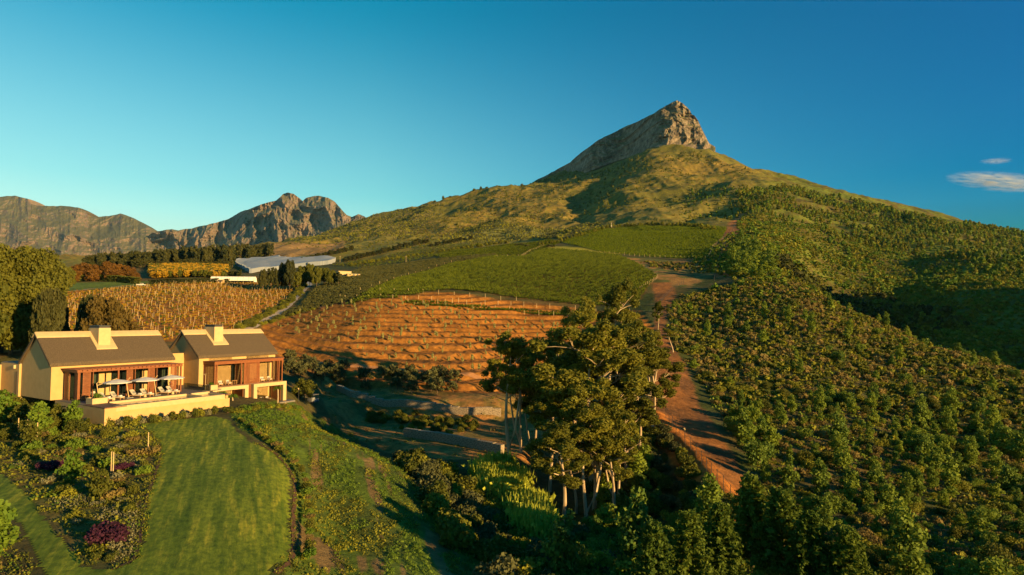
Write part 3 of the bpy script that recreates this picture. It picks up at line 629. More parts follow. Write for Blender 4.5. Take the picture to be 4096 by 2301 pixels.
for i, (L, p) in enumerate(((4.1, 7.0), (5.7, 6.8), (8.5, 6.6), (9.95, 6.6), (12.7, 6.4), (13.95, 6.4))):
    o = lo if i == 0 else copy_tree(lo); o.location = Pw(L, p, DK); o.rotation_euler = (0, 0, VR+.35+.03*(i % 3))
    tag(o, 'cream cushioned teak sun lounger, '+od[i]+' from the left along the pool', 'sun lounger', 'sun loungers in pairs along the pool')
    t = tw if i == 0 else tw.copy()
    if i: col.objects.link(t)
    q = Vector((0, -.6, .45)); q.rotate(o.rotation_euler); t.location = Vector(o.location)+q; t.rotation_euler = o.rotation_euler
    tag(t, 'folded white towels on the foot of the '+od[i]+' sun lounger from the left', 'towels', 'folded towels on the loungers')
sb = MB(); sb.cyl((0, 0, 0), .2, .42, 10, .17); sb = sb.build('side_stool', M_cap)
for i, L in enumerate((5.0, 9.3, 13.4)):
    o = sb if i == 0 else sb.copy()
    if i: col.objects.link(o)
    o.location = Pw(L, 7.5, DK); tag(o, 'small round cream stool between the '+['left', 'middle', 'right'][i]+' pair of loungers', 'stool', 'stools between the loungers')
def armchair():
    r = empty('armchair'); m = MB(); m.b2((-.36, -.36, .26), (.36, .36, .32))
    for s in (-.34, .34): m.b2((s-.025, -.36, .52), (s+.025, .3, .57)); m.b2((s-.025, .28, .33), (s+.025, .34, .8))
    m.build('frame', M_teak, r)
    for sx in (-.33, .33):
        for sy in (-.33, .33): m = MB(); m.b2((sx-.03, sy-.03, 0), (sx+.03, sy+.03, .26 if sy > 0 else .52)); m.build('leg', M_teak, r)
    m = MB(); m.b2((-.31, -.36, .325), (.31, .2, .46)); m.build('seat', M_cush, r); m = MB(); m.box((0, .25, .66), (.62, .14, .46), M=[[1, 0, 0], [0, cos(-.2), -sin(-.2)], [0, sin(-.2), cos(-.2)]]); m.build('backrest', M_cush, r)
    m = MB(); m.box((0, .1, .58), (.34, .1, .26)); m.build('cushion', M_grey, r); return r
ac = armchair()
ACL = [((24.3, 2.5, DK), 'cream cushioned teak armchair at the left end of the timber balcony'), ((25.9, 2.4, DK), 'cream teak armchair beside the small table on the left balcony'), ((32.7, 2.3, DK), 'cream teak armchair on the right balcony, nearer the slatted screen'), ((34.2, 2.4, DK), 'cream teak armchair on the right balcony, nearer the end post'),
 ((32.5, 2.6, -15.3), 'cream teak armchair on the ground floor patio under the right portal'), ((34.0, 2.4, -15.3), 'teak armchair partly behind the aloe tree under the right portal'), ((4.8, 1.5, DK), 'cream armchair under the left end of the pergola'), ((15.8, 2.6, DK), 'cream armchair in the shade of the pergola behind the right parasol')]
for i, (q, lb) in enumerate(ACL):
    o = ac if i == 0 else copy_tree(ac); o.location = Pw(*q); o.rotation_euler = (0, 0, VR+(.3 if i % 2 else -.25)); tag(o, lb, 'armchair', 'armchairs of the villas')
def table(loc, lb):
    r = empty('side_table', loc, VR); m = MB(); m.box((0, 0, .72), (.9, .7, .05)); m.build('tabletop', M_teak, r)
    for sx in (-.38, .38):
        for sy in (-.28, .28): m = MB(); m.box((sx, sy, .348), (.05, .05, .69)); m.build('leg', M_teak, r)
    tag(r, lb, 'table')
table(Pw(26.9, 2.4, DK), 'teak table next to the armchair on the left balcony'); table(Pw(31.6, 2.3, DK), 'small teak table behind the slatted screen on the right balcony'); table(Pw(3.4, 2.0, DK), 'dark dining table under the left corner of the pergola')
# ---- standing person under the right parasol
def skin_fig(name, joints, edges, rad, m, parent=None, lev=1):
    me = bpy.data.meshes.new(name); me.from_pydata(joints, edges, []); o = bpy.data.objects.new(name, me); col.objects.link(o); me.materials.append(m)
    if parent: o.parent = parent
    md = o.modifiers.new('skin', 'SKIN')
    for i, r_ in enumerate(rad):
        me.skin_vertices[0].data[i].radius = (r_, r_) if not isinstance(r_, tuple) else r_
    me.skin_vertices[0].data[0].use_root = True; md.use_smooth_shade = True
    if lev: sb_ = o.modifiers.new('sub', 'SUBSURF'); sb_.levels = lev; sb_.render_levels = lev
    return o
M_skin = mat('skin', (.30,.15,.08), .6); M_shirt = mat('grey_blue_shirt', (.16,.20,.26), .9); M_trs = mat('dark_trousers', (.03,.035,.05), .9); M_hair = mat('dark_hair', (.02,.015,.01), .7)
J = [(0,0,.95),(0,.01,1.2),(0,.02,1.42),(0,.0,1.52),(0,-.02,1.62),(0,-.01,1.72),(.1,0,.9),(.11,-.01,.5),(.11,.02,.09),(.12,-.12,.04),(-.1,0,.9),(-.12,.03,.5),(-.13,.05,.09),(-.14,-.09,.04),
     (.19,.02,1.41),(.26,.03,1.14),(.24,-.12,.92),(.23,-.17,.86),(-.19,.02,1.41),(-.27,.05,1.14),(-.22,-.1,.95),(-.2,-.16,.9)]
for k, (bx, by, bz) in enumerate(((.23,-.17,.86), (-.2,-.16,.9))): 
    sgn = 1 if k == 0 else -1
    for f in range(5): J.append((bx+sgn*(f-2)*.012, by-.06-(.01 if f in (1, 2) else 0)+(.03 if f == 4 else 0), bz-.035+(.01 if f == 4 else 0)))
E = [(0,1),(1,2),(2,3),(3,4),(4,5),(0,6),(6,7),(7,8),(8,9),(0,10),(10,11),(11,12),(12,13),(2,14),(14,15),(15,16),(16,17),(2,18),(18,19),(19,20),(20,21)]+[(17,22+f) for f in range(5)]+[(21,27+f) for f in range(5)]
RD = [.13,.125,.12,.055,.085,.07,.09,.06,.04,.035,.09,.06,.04,.035,.055,.042,.03,.03,.055,.042,.03,.03]+[.009]*10
ps = skin_fig('person', J, E, RD, M_skin); ps.location = Pw(16.2, 1.6, DK); ps.rotation_euler = (0, 0, VR+.4)
tag(ps, 'person in grey blue shirt and dark trousers standing behind the right parasol', 'person')
skin_fig('shirt', [(0,0,.93),(0,.01,1.2),(0,.02,1.44),(.19,.02,1.41),(.25,.03,1.18),(-.19,.02,1.41),(-.26,.05,1.18)], [(0,1),(1,2),(2,3),(3,4),(2,5),(5,6)], [.145,.14,.13,.068,.058,.068,.058], M_shirt, ps)
skin_fig('trousers', [(0,0,.97),(.1,0,.9),(.11,-.01,.5),(.11,.02,.1),(-.1,0,.9),(-.12,.03,.5),(-.13,.05,.1)], [(0,1),(1,2),(2,3),(0,4),(4,5),(5,6)], [.145,.105,.075,.058,.105,.075,.058], M_trs, ps)
skin_fig('hair', [(0,.0,1.76),(0,.035,1.68)], [(0,1)], [.075,.08], M_hair, ps)
# ---------------------------------------------------------------- lawn and roads: sheets laid on the ground
def grid_sheet(name, poly, off, m, step=.35, y0=20):
    P = wpoly(poly, y0); lo = P.min(0); hi = P.max(0); xs = np.arange(lo[0], hi[0], step); ys = np.arange(lo[1], hi[1], step)
    X, Y = np.meshgrid(xs, ys); k = inpoly(X+(fbm(X*1.1, Y*1.1, 2)-.5)*.6, Y, P)
    idx = -np.ones(X.shape, int); kk = k.copy(); q = k[:-1, :-1] & k[1:, :-1] & k[:-1, 1:] & k[1:, 1:]
    used = np.zeros(X.shape, bool); used[:-1, :-1] |= q; used[1:, :-1] |= q; used[:-1, 1:] |= q; used[1:, 1:] |= q
    idx[used] = np.arange(used.sum()); V = np.stack([X[used], Y[used], ht(X[used], Y[used])+off], 1)
    F = np.stack([idx[:-1, :-1][q], idx[:-1, 1:][q], idx[1:, 1:][q], idx[1:, :-1][q]], 1)
    o = np_mesh(name, V, F, m, smooth=True); tag(o, kind='structure'); return o
m, nt, b = nodes('mown_lawn'); b.inputs['Roughness'].default_value = .9; b.inputs['Specular IOR Level'].default_value = .15
N = nt.nodes.new; Lk = nt.links.new; tc = N('ShaderNodeTexCoord')
def nz(sc, st, det=5, off=(0, 0, 0)):
    mp = N('ShaderNodeMapping'); mp.vector_type = 'TEXTURE'; mp.inputs['Scale'].default_value = [1/q for q in st]; mp.inputs['Rotation'].default_value = (0, 0, R(24)); mp.inputs['Location'].default_value = off; Lk(tc.outputs['Object'], mp.inputs[0])
    n = N('ShaderNodeTexNoise'); n.inputs['Scale'].default_value = sc; n.inputs['Detail'].default_value = det; n.inputs['Roughness'].default_value = .65; Lk(mp.outputs[0], n.inputs['Vector']); return n.outputs['Fac']
def rmp(f, a, b_, c0, c1):
    r = N('ShaderNodeValToRGB'); e = r.color_ramp.elements; e[0].position = a; e[1].position = b_; e[0].color = tuple(c0)+(1,); e[1].color = tuple(c1)+(1,); Lk(f, r.inputs[0]); return r.outputs[0]
def mixc(f, a, b_, t='MIX'):
    x = N('ShaderNodeMix'); x.data_type = 'RGBA'; x.blend_type = t
    if isinstance(f, float): x.inputs[0].default_value = f
    else: Lk(f, x.inputs[0])
    Lk(a, x.inputs[6]); Lk(b_, x.inputs[7]); return x.outputs[2]
base = rmp(nz(1.3, (1.0, .05, 1)), .35, .65, (.075,.12,.008), (.19,.225,.016))
dry = rmp(nz(1.6, (.9, .09, 1), 6, (5, 3, 0)), .52, .68, (1,1,1), (2.2,1.6,1.8)); c_ = mixc(1.0, base, dry, 'MULTIPLY')
c_ = mixc(1.0, c_, rmp(nz(2.2, (1, .6, 1), 10), .32, .68, (.5,.58,.6), (1.5,1.38,1.2)), 'MULTIPLY')
Lk(c_, b.inputs['Base Color']); bp = N('ShaderNodeBump'); bp.inputs['Strength'].default_value = .7; bp.inputs['Distance'].default_value = .1; Lk(nz(5, (1, 1, 1), 8), bp.inputs['Height']); Lk(bp.outputs[0], b.inputs['Normal'])
lawn = grid_sheet('lawn', POLY['lawn'], .03, m)
def ribbon(name, pts, w, m, off=.12, kind='structure', wob=.25, n=160, y0=60):
    P = np.array([hit(u, v, y0) for u, v in pts])[:, :2]; t = np.linspace(0, len(P)-1, n); Q = np.stack([np.interp(t, range(len(P)), P[:, 0]), np.interp(t, range(len(P)), P[:, 1])], 1)
    for _ in range(6): Q[1:-1] = (Q[:-2]+Q[1:-1]*2+Q[2:])/4
    T = np.gradient(Q, axis=0); T /= np.linalg.norm(T, axis=1)[:, None]; Nn = np.stack([-T[:, 1], T[:, 0]], 1); V = []; kx = 5
    for j in range(kx):
        f = (j/(kx-1)-.5)*w; jit = (fbm(np.arange(n)*.35+j*0+7*(j > 2), np.zeros(n)+j//3, 3)-.5)*wob*4*(abs(j-2) == 2)
        X = Q+Nn*(f+jit*np.sign(f))[:, None]; V.append(np.stack([X[:, 0], X[:, 1], ht(X[:, 0], X[:, 1])+off], 1))
    V = np.stack(V, 1).reshape(-1, 3); i = (np.arange(n-1)[:, None]*kx+np.arange(kx-1)); F = np.stack([i, i+1, i+kx+1, i+kx], -1).reshape(-1, 4)
    o = np_mesh(name, V, F, m, smooth=True); tag(o, kind=kind); return o
M_grav = mat('gravel', (.42,.34,.26), .95, c2=(.30,.24,.18), scale=.8, bump=.6, bscale=3)
M_sand = mat('sandy_track', (.40,.26,.13), .95, c2=(.34,.20,.09), scale=.8)
ribbon('road', [(236,334),(250,327),(266,320),(280,312),(291,303),(299,295),(306,288),(311,284),(306,282)], 3.6, M_grav, y0=120)
ribbon('road', [(526,258),(535,253),(542,249)], 4.5, M_sand); ribbon('road', [(330,302),(345,297.5),(360,294)], 2.2, M_sand)
ribbon('path', [(60,293),(90,289),(120,286.5),(139,285)], 3.2, M_sand); ribbon('path', [(578,240),(586,236),(592,233.5)], 4, M_grav)
ribbon('path', [(286,361),(330,364),(380,368),(440,373),(475,377),(520,384)], 2.6, mat('track_soil', (.36,.17,.06), .95, c2=(.30,.13,.045), scale=1))
M_trench = mat('bare_soil_edge', (.11,.05,.022), .95, c2=(.07,.03,.015), scale=2)
ribbon('path', [(148,431),(157.6,442),(160.5,455),(156.7,470),(146,499),(142,527),(138.5,547),(133,561),(112,570)], .25, M_trench, .05, wob=.02, y0=25)
ribbon('path', [(256,443),(270,450),(278,456),(285,464),(291,472),(295,482),(295,500),(293,520),(295,545),(291,562),(276,574)],  .35, M_trench, .06, wob=.05, y0=25)
# ---------------------------------------------------------------- plants: prototypes
def rot_quads(cn, size, nb=None, asp=1.0, up=0.0, bend=0.0):
    """leaf cards: cn (n,3), size (n,)"""
    n = len(cn); a = rng.normal(size=(n, 3)); a[:, 2] += up; a /= np.linalg.norm(a, axis=1)[:, None]
    b_ = rng.normal(size=(n, 3))
    if nb is not None: b_ = b_*.8+nb*1.4
    c_ = np.cross(a, b_); c_ /= np.linalg.norm(c_, axis=1)[:, None]+1e-9
    s = np.asarray(size)[:, None]*.5; A_ = a*s*asp; C_ = c_*s
    V = np.stack([cn-A_, cn+C_, cn+A_, cn-C_], 1).reshape(-1, 3) if bend == 1 else np.stack([cn-A_-C_*.6, cn+A_*.7-C_, cn+A_+C_*.7, cn-A_*.8+C_], 1).reshape(-1, 3)
    return V, np.arange(4*n).reshape(-1, 4)
def blobs(bl, dens, size, var=.4, shell=.55, **k):
    P = []; Nn = []
    for (x, y, z, rx, ry, rz) in bl:
        n = int(dens*(rx*ry*rz)**(2/3)); d = rng.normal(size=(n, 3)); d /= np.linalg.norm(d, axis=1)[:, None]
        r = shell+(1-shell)*rng.random(n)**.6; r *= .82+.36*vnoise(d[:, 0]*2.3+x, d[:, 1]*2.3+d[:, 2]*1.7+y)
        P.append(d*r[:, None]*np.array([rx, ry, rz])+np.array([x, y, z])); Nn.append(d)
    P = np.concatenate(P); Nn = np.concatenate(Nn); sz = size*(1-var+2*var*rng.random(len(P)))
    return rot_quads(P, sz, Nn, **k)
def proto(name, trunk, crown, tm, cm, parts=('trunk', 'crown')):
    o = empty(name, (0, 0, -500))
    if trunk is not None: trunk.build(parts[0], tm, o)
    np_mesh(parts[1], crown[0], crown[1], cm, parent=o); return o
G_gum = leafmat('gum_leaves', (.05,.07,.012), (.25,.225,.022), transl=.4, nscale=.35)
G_young = leafmat('young_gum_leaves', (.05,.10,.018), (.25,.30,.026), nscale=.5)
G_shrub = leafmat('shrub_leaves', (.07,.085,.012), (.29,.27,.022), nscale=.6)
G_heath = leafmat('dry_heath', (.12,.085,.026), (.26,.19,.05), nscale=.8)
G_pine = leafmat('pine_needles', (.045,.085,.010), (.13,.165,.016), nscale=.5)
G_dark = leafmat('dark_leaves', (.028,.038,.012), (.085,.08,.02), nscale=.4)
G_broad = leafmat('broad_leaves', (.05,.065,.010), (.14,.135,.016), nscale=.5)
G_rust = leafmat('rust_leaves', (.09,.045,.01), (.19,.09,.014), nscale=.5)
G_olive = leafmat('olive_leaves', (.055,.06,.022), (.13,.13,.045), nscale=.6)
G_reed = leafmat('reed_leaves', (.24,.28,.03), (.45,.46,.05), nscale=.4)
G_vine = leafmat('vine_leaves', (.02,.042,.003), (.16,.185,.010), nscale=.9)
G_vinea = leafmat('autumn_vine_leaves', (.22,.13,.01), (.42,.24,.015), nscale=.6)
G_green = leafmat('bright_leaves', (.06,.12,.012), (.16,.22,.02), nscale=.5)
G_purple = leafmat('purple_flowers', (.04,.02,.02), (.10,.02,.065), nscale=2)
G_sap = leafmat('sapling_leaves', (.20,.20,.07), (.34,.31,.10), nscale=2)
G_grey = leafmat('silver_leaves', (.15,.145,.07), (.24,.22,.11), nscale=2)
B_gum = mat('gum_bark', (.50,.38,.23), .8, c2=(.28,.19,.11), scale=.9, stretch=(2, 2, .35)); B_br = mat('brown_bark', (.16,.10,.055), .9, c2=(.09,.055,.03), scale=3)
def make_gum(seed, H=20, nl=9, sparse=1.0, wide=1.0, low=.44):
    r = random.Random(seed); m = MB(); lean = (r.uniform(-.06, .06)*H, r.uniform(-.06, .06)*H)
    def tp(f): return np.array([lean[0]*f**1.5+.35*sin(f*5+seed), lean[1]*f**1.5+.3*cos(f*4+seed)-.3, f*H*.9])
    fs = np.linspace(0, 1, 9); m.tube([tp(f) for f in fs], [max(.05, .22*(1-f)**.8+.04) for f in fs], 7); bl = []
    if r.random() < .6:
        a = r.uniform(0, 6.28); b0 = tp(.1); pts = [b0, b0+np.array([cos(a)*1.2, sin(a)*1.2, H*.15]), b0+np.array([cos(a)*1.9, sin(a)*1.9, H*.38]), b0+np.array([cos(a)*2.3, sin(a)*2.3, H*.55])]
        m.tube(pts, [.24, .2, .13, .05], 6); e = pts[-1]; bl += [(e[0], e[1], e[2]+.5, 1.9, 1.8, 1.3), (e[0]+cos(a)*1.2, e[1]+sin(a), e[2]-.6, 1.4, 1.5, 1.0)]
    for i in range(nl):
        f = low+(.97-low)*(i+.5)/nl; a = i*2.4+r.uniform(-.5, .5); ln = H*r.uniform(.15, .25)*(1.15-.55*f)*wide; up = r.uniform(.45, 1.0)
        b0 = tp(f); d = np.array([cos(a), sin(a), up]); d /= np.linalg.norm(d); e1 = b0+d*ln*.55+np.array([0, 0, -.1]); e2 = b0+d*ln+np.array([0, 0, ln*.12])
        m.tube([b0, e1, e2], [.19*(1.2-f), .13*(1.2-f), .04], 5)
        for q in range(4):
            e = e2+np.array([r.uniform(-1.8, 1.8), r.uniform(-1.8, 1.8), r.uniform(-1.3, 1.3)])*(q > 0); s = r.uniform(.5, .95)*(1.05-.25*f)
            if q: m.tube([e1, (e1+e)/2+np.array([0, 0, .15]), e], [.06, .045, .02], 4)
            bl.append((e[0], e[1], e[2]+.3, 1.25*s, 1.25*s, 1.15*s))
    t = tp(1); bl += [(t[0]+r.uniform(-1, 1), t[1]+r.uniform(-1, 1), t[2]+r.uniform(-.8, .6), 1.3, 1.3, 1.1) for _ in range(5)]
    return proto('gum_tree', m, blobs(bl, 560*sparse, .165, asp=1.6, shell=.15), B_gum, G_gum)
GUM = [make_gum(1), make_gum(4, nl=10, wide=1.15), make_gum(9, nl=8, wide=.9, low=.5), make_gum(12, nl=11, low=.42), make_gum(23, nl=6, sparse=.8, wide=.8, low=.62)]
def make_young(seed, H=4.2, W_=1.0, cm=None, name='young_gum_tree', n=620, sz=.145):
    r = random.Random(seed); m = MB(); m.tube([(0, 0, -.3), (.1, .05, H*.5), (0, 0, H*.9)], [.09, .06, .02], 5); bl = []
    for i in range(9):
        f = (i+.6)/9.3; w = W_*(1.05-abs(f-.42)*1.0)*r.uniform(.7, 1.05); a = i*2.4+seed
        bl.append((cos(a)*w*.5, sin(a)*w*.5, H*(.12+.84*f), w*.72, w*.72, H*.13))
    return proto(name, m, blobs(bl, n, sz, asp=1.3, up=.3, shell=.3), B_br, cm or G_young)
YNG = [make_young(3, 3.6, 1.15), make_young(5, 3.0, 1.35), make_young(8, 4.6, 1.2), make_young(13, 3.3, .95)]
def make_shrub(seed, R_=1.3, H=1.4, cm=None, n=680, sz=.125, name='shrub', k=7):
    r = random.Random(seed); m = MB(); bl = []
    for i in range(k):
        a = r.uniform(0, 6.28); q = r.uniform(.15, .75)*R_; s = r.uniform(.38, .62)*R_; z = H*r.uniform(.25, .62)
        bl.append((cos(a)*q, sin(a)*q, z, s, s, min(s*.9, H*.42))); m.tube([(0, 0, -.2), (cos(a)*q*.6, sin(a)*q*.6, z)], [.04, .02], 4)
    return proto(name, m, blobs(bl, n, sz, shell=.3, up=.3), B_br, cm or G_shrub, ('stem', 'foliage'))
YNG += [make_shrub(77, 1.5, 2.6, G_young, k=8), make_shrub(79, 1.3, 3.0, G_young, k=7)]
SHR = [make_shrub(2), make_shrub(6, 1.6, 1.7), make_shrub(11, 1.1, 1.1, G_heath, n=600), make_shrub(17, 1.4, 2.0, G_broad), make_shrub(19, 1.5, 1.2, G_heath)]
def make_pine(seed, H=9, R_=2.6):
    r = random.Random(seed); m = MB(); m.tube([(0, 0, -.4), (0, 0, H*.5), (.1, 0, H*.98)], [.2, .13, .03], 7); P = []; Nn = []
    k = 15
    for i in range(k):
        f = (i+.5)/k; z = H*(.12+.86*f); ln = R_*(1.08-f)**.75
        for j in range(7):
            a = j*2*pi/7+i*.9+r.uniform(-.25, .25); L_ = ln*r.uniform(.7, 1.1); e = np.array([cos(a)*L_, sin(a)*L_, z+L_*.28]); b0 = np.array([0, 0, z])
            m.tube([b0, b0*.5+e*.5-np.array([0, 0, .1]), e], [.035, .025, .01], 4)
            t = rng.random(90)**.75*.95+.08; q = b0+(e-b0)*t[:, None]+rng.normal(size=(90, 3))*np.array([.17, .17, .09]); P.append(q)
            Nn.append(np.tile([0, 0, 1.], (90, 1)))
    P = np.concatenate(P); return proto('pine_tree', m, rot_quads(P, rng.uniform(.12, .26, len(P)), np.concatenate(Nn), asp=1.5), B_br, G_pine)
PIN = [make_pine(1), make_pine(2, 8, 2.9)]
def make_broad(name, seed, H, R_, cm, n=120, sz=.5, k=26, bark=None, low=.3):
    r = random.Random(seed); m = MB(); m.tube([(0, 0, -.5), (.1, .1, H*.25), (0, 0, H*.55), (.2, 0, H*.8)], [.05*H/2, .04*H/2, .025*H/2, .01*H/2], 8); bl = []
    for i in range(k):
        f = low+(.93-low)*((i+.5)/k); w = R_*math.sqrt(max(.05, 1-((f-.52)/.52)**2)); a = i*2.4+r.uniform(-.4, .4); q = w*r.uniform(.45, .85); s = R_*r.uniform(.26, .40)
        e = np.array([cos(a)*q, sin(a)*q, f*H]); bl.append((e[0], e[1], e[2], s, s, s*.8)); m.tube([(0, 0, max(.2, f-.22)*H), tuple(e*.6+np.array([0, 0, (f-.1)*H])*.4), tuple(e)], [.07*H/10, .045*H/10, .02], 5)
    bl.append((0, 0, H*.6, R_*.6, R_*.6, H*.3))
    return proto(name, m, blobs(bl, n, sz, shell=.4), bark or B_br, cm)
def make_reed(seed):
    r = random.Random(seed); n = 220; a = rng.random(n)*6.28; q = rng.random(n)**.6*1.5; h = rng.uniform(1.6, 4.2, n); lx = rng.normal(size=n)*.35+cos(1)*0; ly = rng.normal(size=n)*.35
    V = []; w = .10
    b0 = np.stack([cos(1)*0+q*np.cos(a), q*np.sin(a), 0*a-.2], 1); e = b0+np.stack([lx, ly, h], 1); d = rng.normal(size=(n, 3)); d[:, 2] = 0; d /= np.linalg.norm(d, axis=1)[:, None]; mi = b0*.45+e*.55; mi[:, 2] += .1
    V = np.stack([b0-d*w*.5, b0+d*w*.5, mi+d*w, mi-d*w], 1).reshape(-1, 3); V2 = np.stack([mi-d*w, mi+d*w, e+d*.02, e-d*.02], 1).reshape(-1, 3)
    lf, _ = rot_quads(np.repeat(mi, 3, 0)*np.array([1, 1, 1])+rng.normal(size=(3*n, 3))*np.array([.3, .3, .6]), rng.uniform(.3, .6, 3*n), None, asp=1.6, up=1.2, bend=1)
    V = np.concatenate([V, V2, lf]); o = empty('reed_clump', (0, 0, -500)); np_mesh('stem', V, np.arange(len(V)).reshape(-1, 4), G_reed, parent=o); return o
REED = [make_reed(1), make_reed(2)]
# ---------------------------------------------------------------- plants: placing
HMAX = np.maximum.accumulate((ZG-CZ)/YY, axis=0)
def visible(x, y, z, h):
    i = np.clip((np.log(y)-LY[0])/(LY[1]-LY[0]), 0, len(LY)-1).astype(int); s = x/y; j = np.clip(np.searchsorted(sv, s)-1, 0, len(sv)-1)
    return ((z+h-CZ)/y > HMAX[np.maximum(i-2, 0), j]-.0005) & (abs(s) < .90)
def jgrid(poly, sp, jit=.45, y0=20, ang=.5, vis=1.5, excl=(), keep=1.0):
    P = poly if isinstance(poly, np.ndarray) else wpoly(poly, y0); lo = P.min(0); hi = P.max(0); c = (lo+hi)/2; D = np.hypot(*(hi-lo))/2+sp
    g = np.arange(-D, D, sp); X, Y = np.meshgrid(g, g); X = X.ravel()+rng.uniform(-jit, jit, X.size)*sp; Y = Y.ravel()+rng.uniform(-jit, jit, Y.size)*sp
    x = c[0]+X*cos(ang)-Y*sin(ang); y = c[1]+X*sin(ang)+Y*cos(ang); k = (y > 13); x = x[k]; y = y[k]; k = inpoly(x, y, P) & (rng.random(len(x)) < keep)
    for e in excl: k &= ~inpoly(x, y, WP[e] if isinstance(e, str) else e)
    x = x[k]; y = y[k]; z = ht(x, y); k = visible(x, y, z, vis); return np.stack([x[k], y[k], z[k]], 1)
def inst(pr, p, sc, rz, label, cat, group, name=None):
    o = copy_tree(pr); o.name = name or NAMEOF.get(group, o.name); o.location = p; o.scale = sc if hasattr(sc, '__len__') else (sc, sc, sc); o.rotation_euler = (0, 0, rz); return tag(o, label, cat, group)
NAMEOF = {'garden shrubs left of the lawn': 'garden_shrub', 'low shrubs inside the curve of the lawn': 'garden_shrub', 'shrubs at the foot of the long villa': 'garden_shrub', 'border shrubs along the pool wall': 'border_shrub', 'border shrubs below the two storey villa': 'border_shrub', 'clumps along the right edge of the lawn': 'border_shrub', 'bushes in the gully below the grassy bank': 'gully_bush', 'bushes at the foot of the grove': 'gully_bush', 'bushes between the gabion walls': 'gully_bush', 'shrubs along the left side of the gravel road': 'roadside_shrub', 'shrubs between the gravel road and terraces': 'roadside_shrub'}
def stuff(name, meshes, P, sc, idx=None, rot=None):
    """one object of ground cover: points carrying instances of the meshes"""
    if not len(P): return
    n = len(P); me = bpy.data.meshes.new(name); me.vertices.add(n); me.vertices.foreach_set('co', np.asarray(P, np.float32).ravel())
    sc = np.broadcast_to(np.asarray(sc, np.float32), (n,)) if np.ndim(sc) < 2 else sc
    a = me.attributes.new('sc', 'FLOAT_VECTOR', 'POINT'); S3 = np.repeat(sc[:, None], 3, 1) if np.ndim(sc) == 1 else sc; a.data.foreach_set('vector', np.ascontiguousarray(S3, np.float32).ravel())
    a = me.attributes.new('rz', 'FLOAT_VECTOR', 'POINT'); Rv = np.zeros((n, 3), np.float32); Rv[:, 2] = rng.random(n)*6.28 if rot is None else rot; a.data.foreach_set('vector', Rv.ravel())
    a = me.attributes.new('pick', 'INT', 'POINT'); a.data.foreach_set('value', (rng.integers(0, len(meshes), n) if idx is None else idx).astype(np.int32))
    o = bpy.data.objects.new(name, me); col.objects.link(o); tag(o, kind='stuff')
    ng = bpy.data.node_groups.new(name, 'GeometryNodeTree'); ng.interface.new_socket('Geometry', in_out='INPUT', socket_type='NodeSocketGeometry'); ng.interface.new_socket('Geometry', in_out='OUTPUT', socket_type='NodeSocketGeometry')
    N = ng.nodes.new; L = ng.links.new; gi = N('NodeGroupInput'); go = N('NodeGroupOutput'); ip = N('GeometryNodeInstanceOnPoints'); gt = N('GeometryNodeGeometryToInstance')
    for mm in reversed(meshes):
        q = bpy.data.objects.new(name+'_source', mm); oi = N('GeometryNodeObjectInfo'); oi.inputs['Object'].default_value = q; oi.inputs['As Instance'].default_value = True; L(oi.outputs['Geometry'], gt.inputs[0])
    L(gi.outputs[0], ip.inputs['Points']); L(gt.outputs[0], ip.inputs['Instance']); ip.inputs['Pick Instance'].default_value = True
    def na(nm, ty):
        x = N('GeometryNodeInputNamedAttribute'); x.data_type = ty; x.inputs[0].default_value = nm; return x.outputs[0]
    L(na('pick', 'INT'), ip.inputs['Instance Index']); L(na('sc', 'FLOAT_VECTOR'), ip.inputs['Scale'])
    er = N('FunctionNodeEulerToRotation'); L(na('rz', 'FLOAT_VECTOR'), er.inputs[0]); L(er.outputs[0], ip.inputs['Rotation']); L(ip.outputs[0], go.inputs[0])
    md = o.modifiers.new('scatter', 'NODES'); md.node_group = ng; return o
def low_mesh(name, bl, dens, sz, cm, **k):
    V, F = blobs(bl, dens, sz, **k); o = np_mesh(name, V, F, cm, link=False); return o.data
LOWT = [low_mesh('low_tree', [(0, 0, 1.2, 1.0, 1.0, 1.2), (.3, .1, 2.3, .7, .7, .9), (-.3, .2, 1.9, .7, .7, .9)], 34, .8, G_young, shell=.5), low_mesh('low_tree', [(0, 0, 1.0, 1.1, 1.1, 1.0), (.1, .1, 2.2, .6, .7, 1.1)], 36, .75, G_gum, shell=.5)]
LOWS = [low_mesh('low_shrub', [(0, 0, .5, 1.1, 1.0, .7), (.5, .3, .5, .7, .7, .6)], 40, .6, g, shell=.5) for g in (G_shrub, G_broad, G_heath)]
LOWB = [low_mesh('low_bright_shrub', [(0, 0, .5, 1.1, 1.0, .8), (.5, .3, .6, .7, .7, .7)], 44, .6, g, shell=.5) for g in (G_green, G_shrub)]
LOWV = [low_mesh('vine_clump', [(0, 0, .75, .95, .38, .5), (.3, .1, 1.0, .5, .4, .4)], 60, .38, g, shell=.5) for g in (G_vine, G_vinea, G_dark, leafmat('fresh_vine_leaves', (.05,.09,.005), (.20,.24,.012), nscale=.9))]
def flat(P, mul): return P
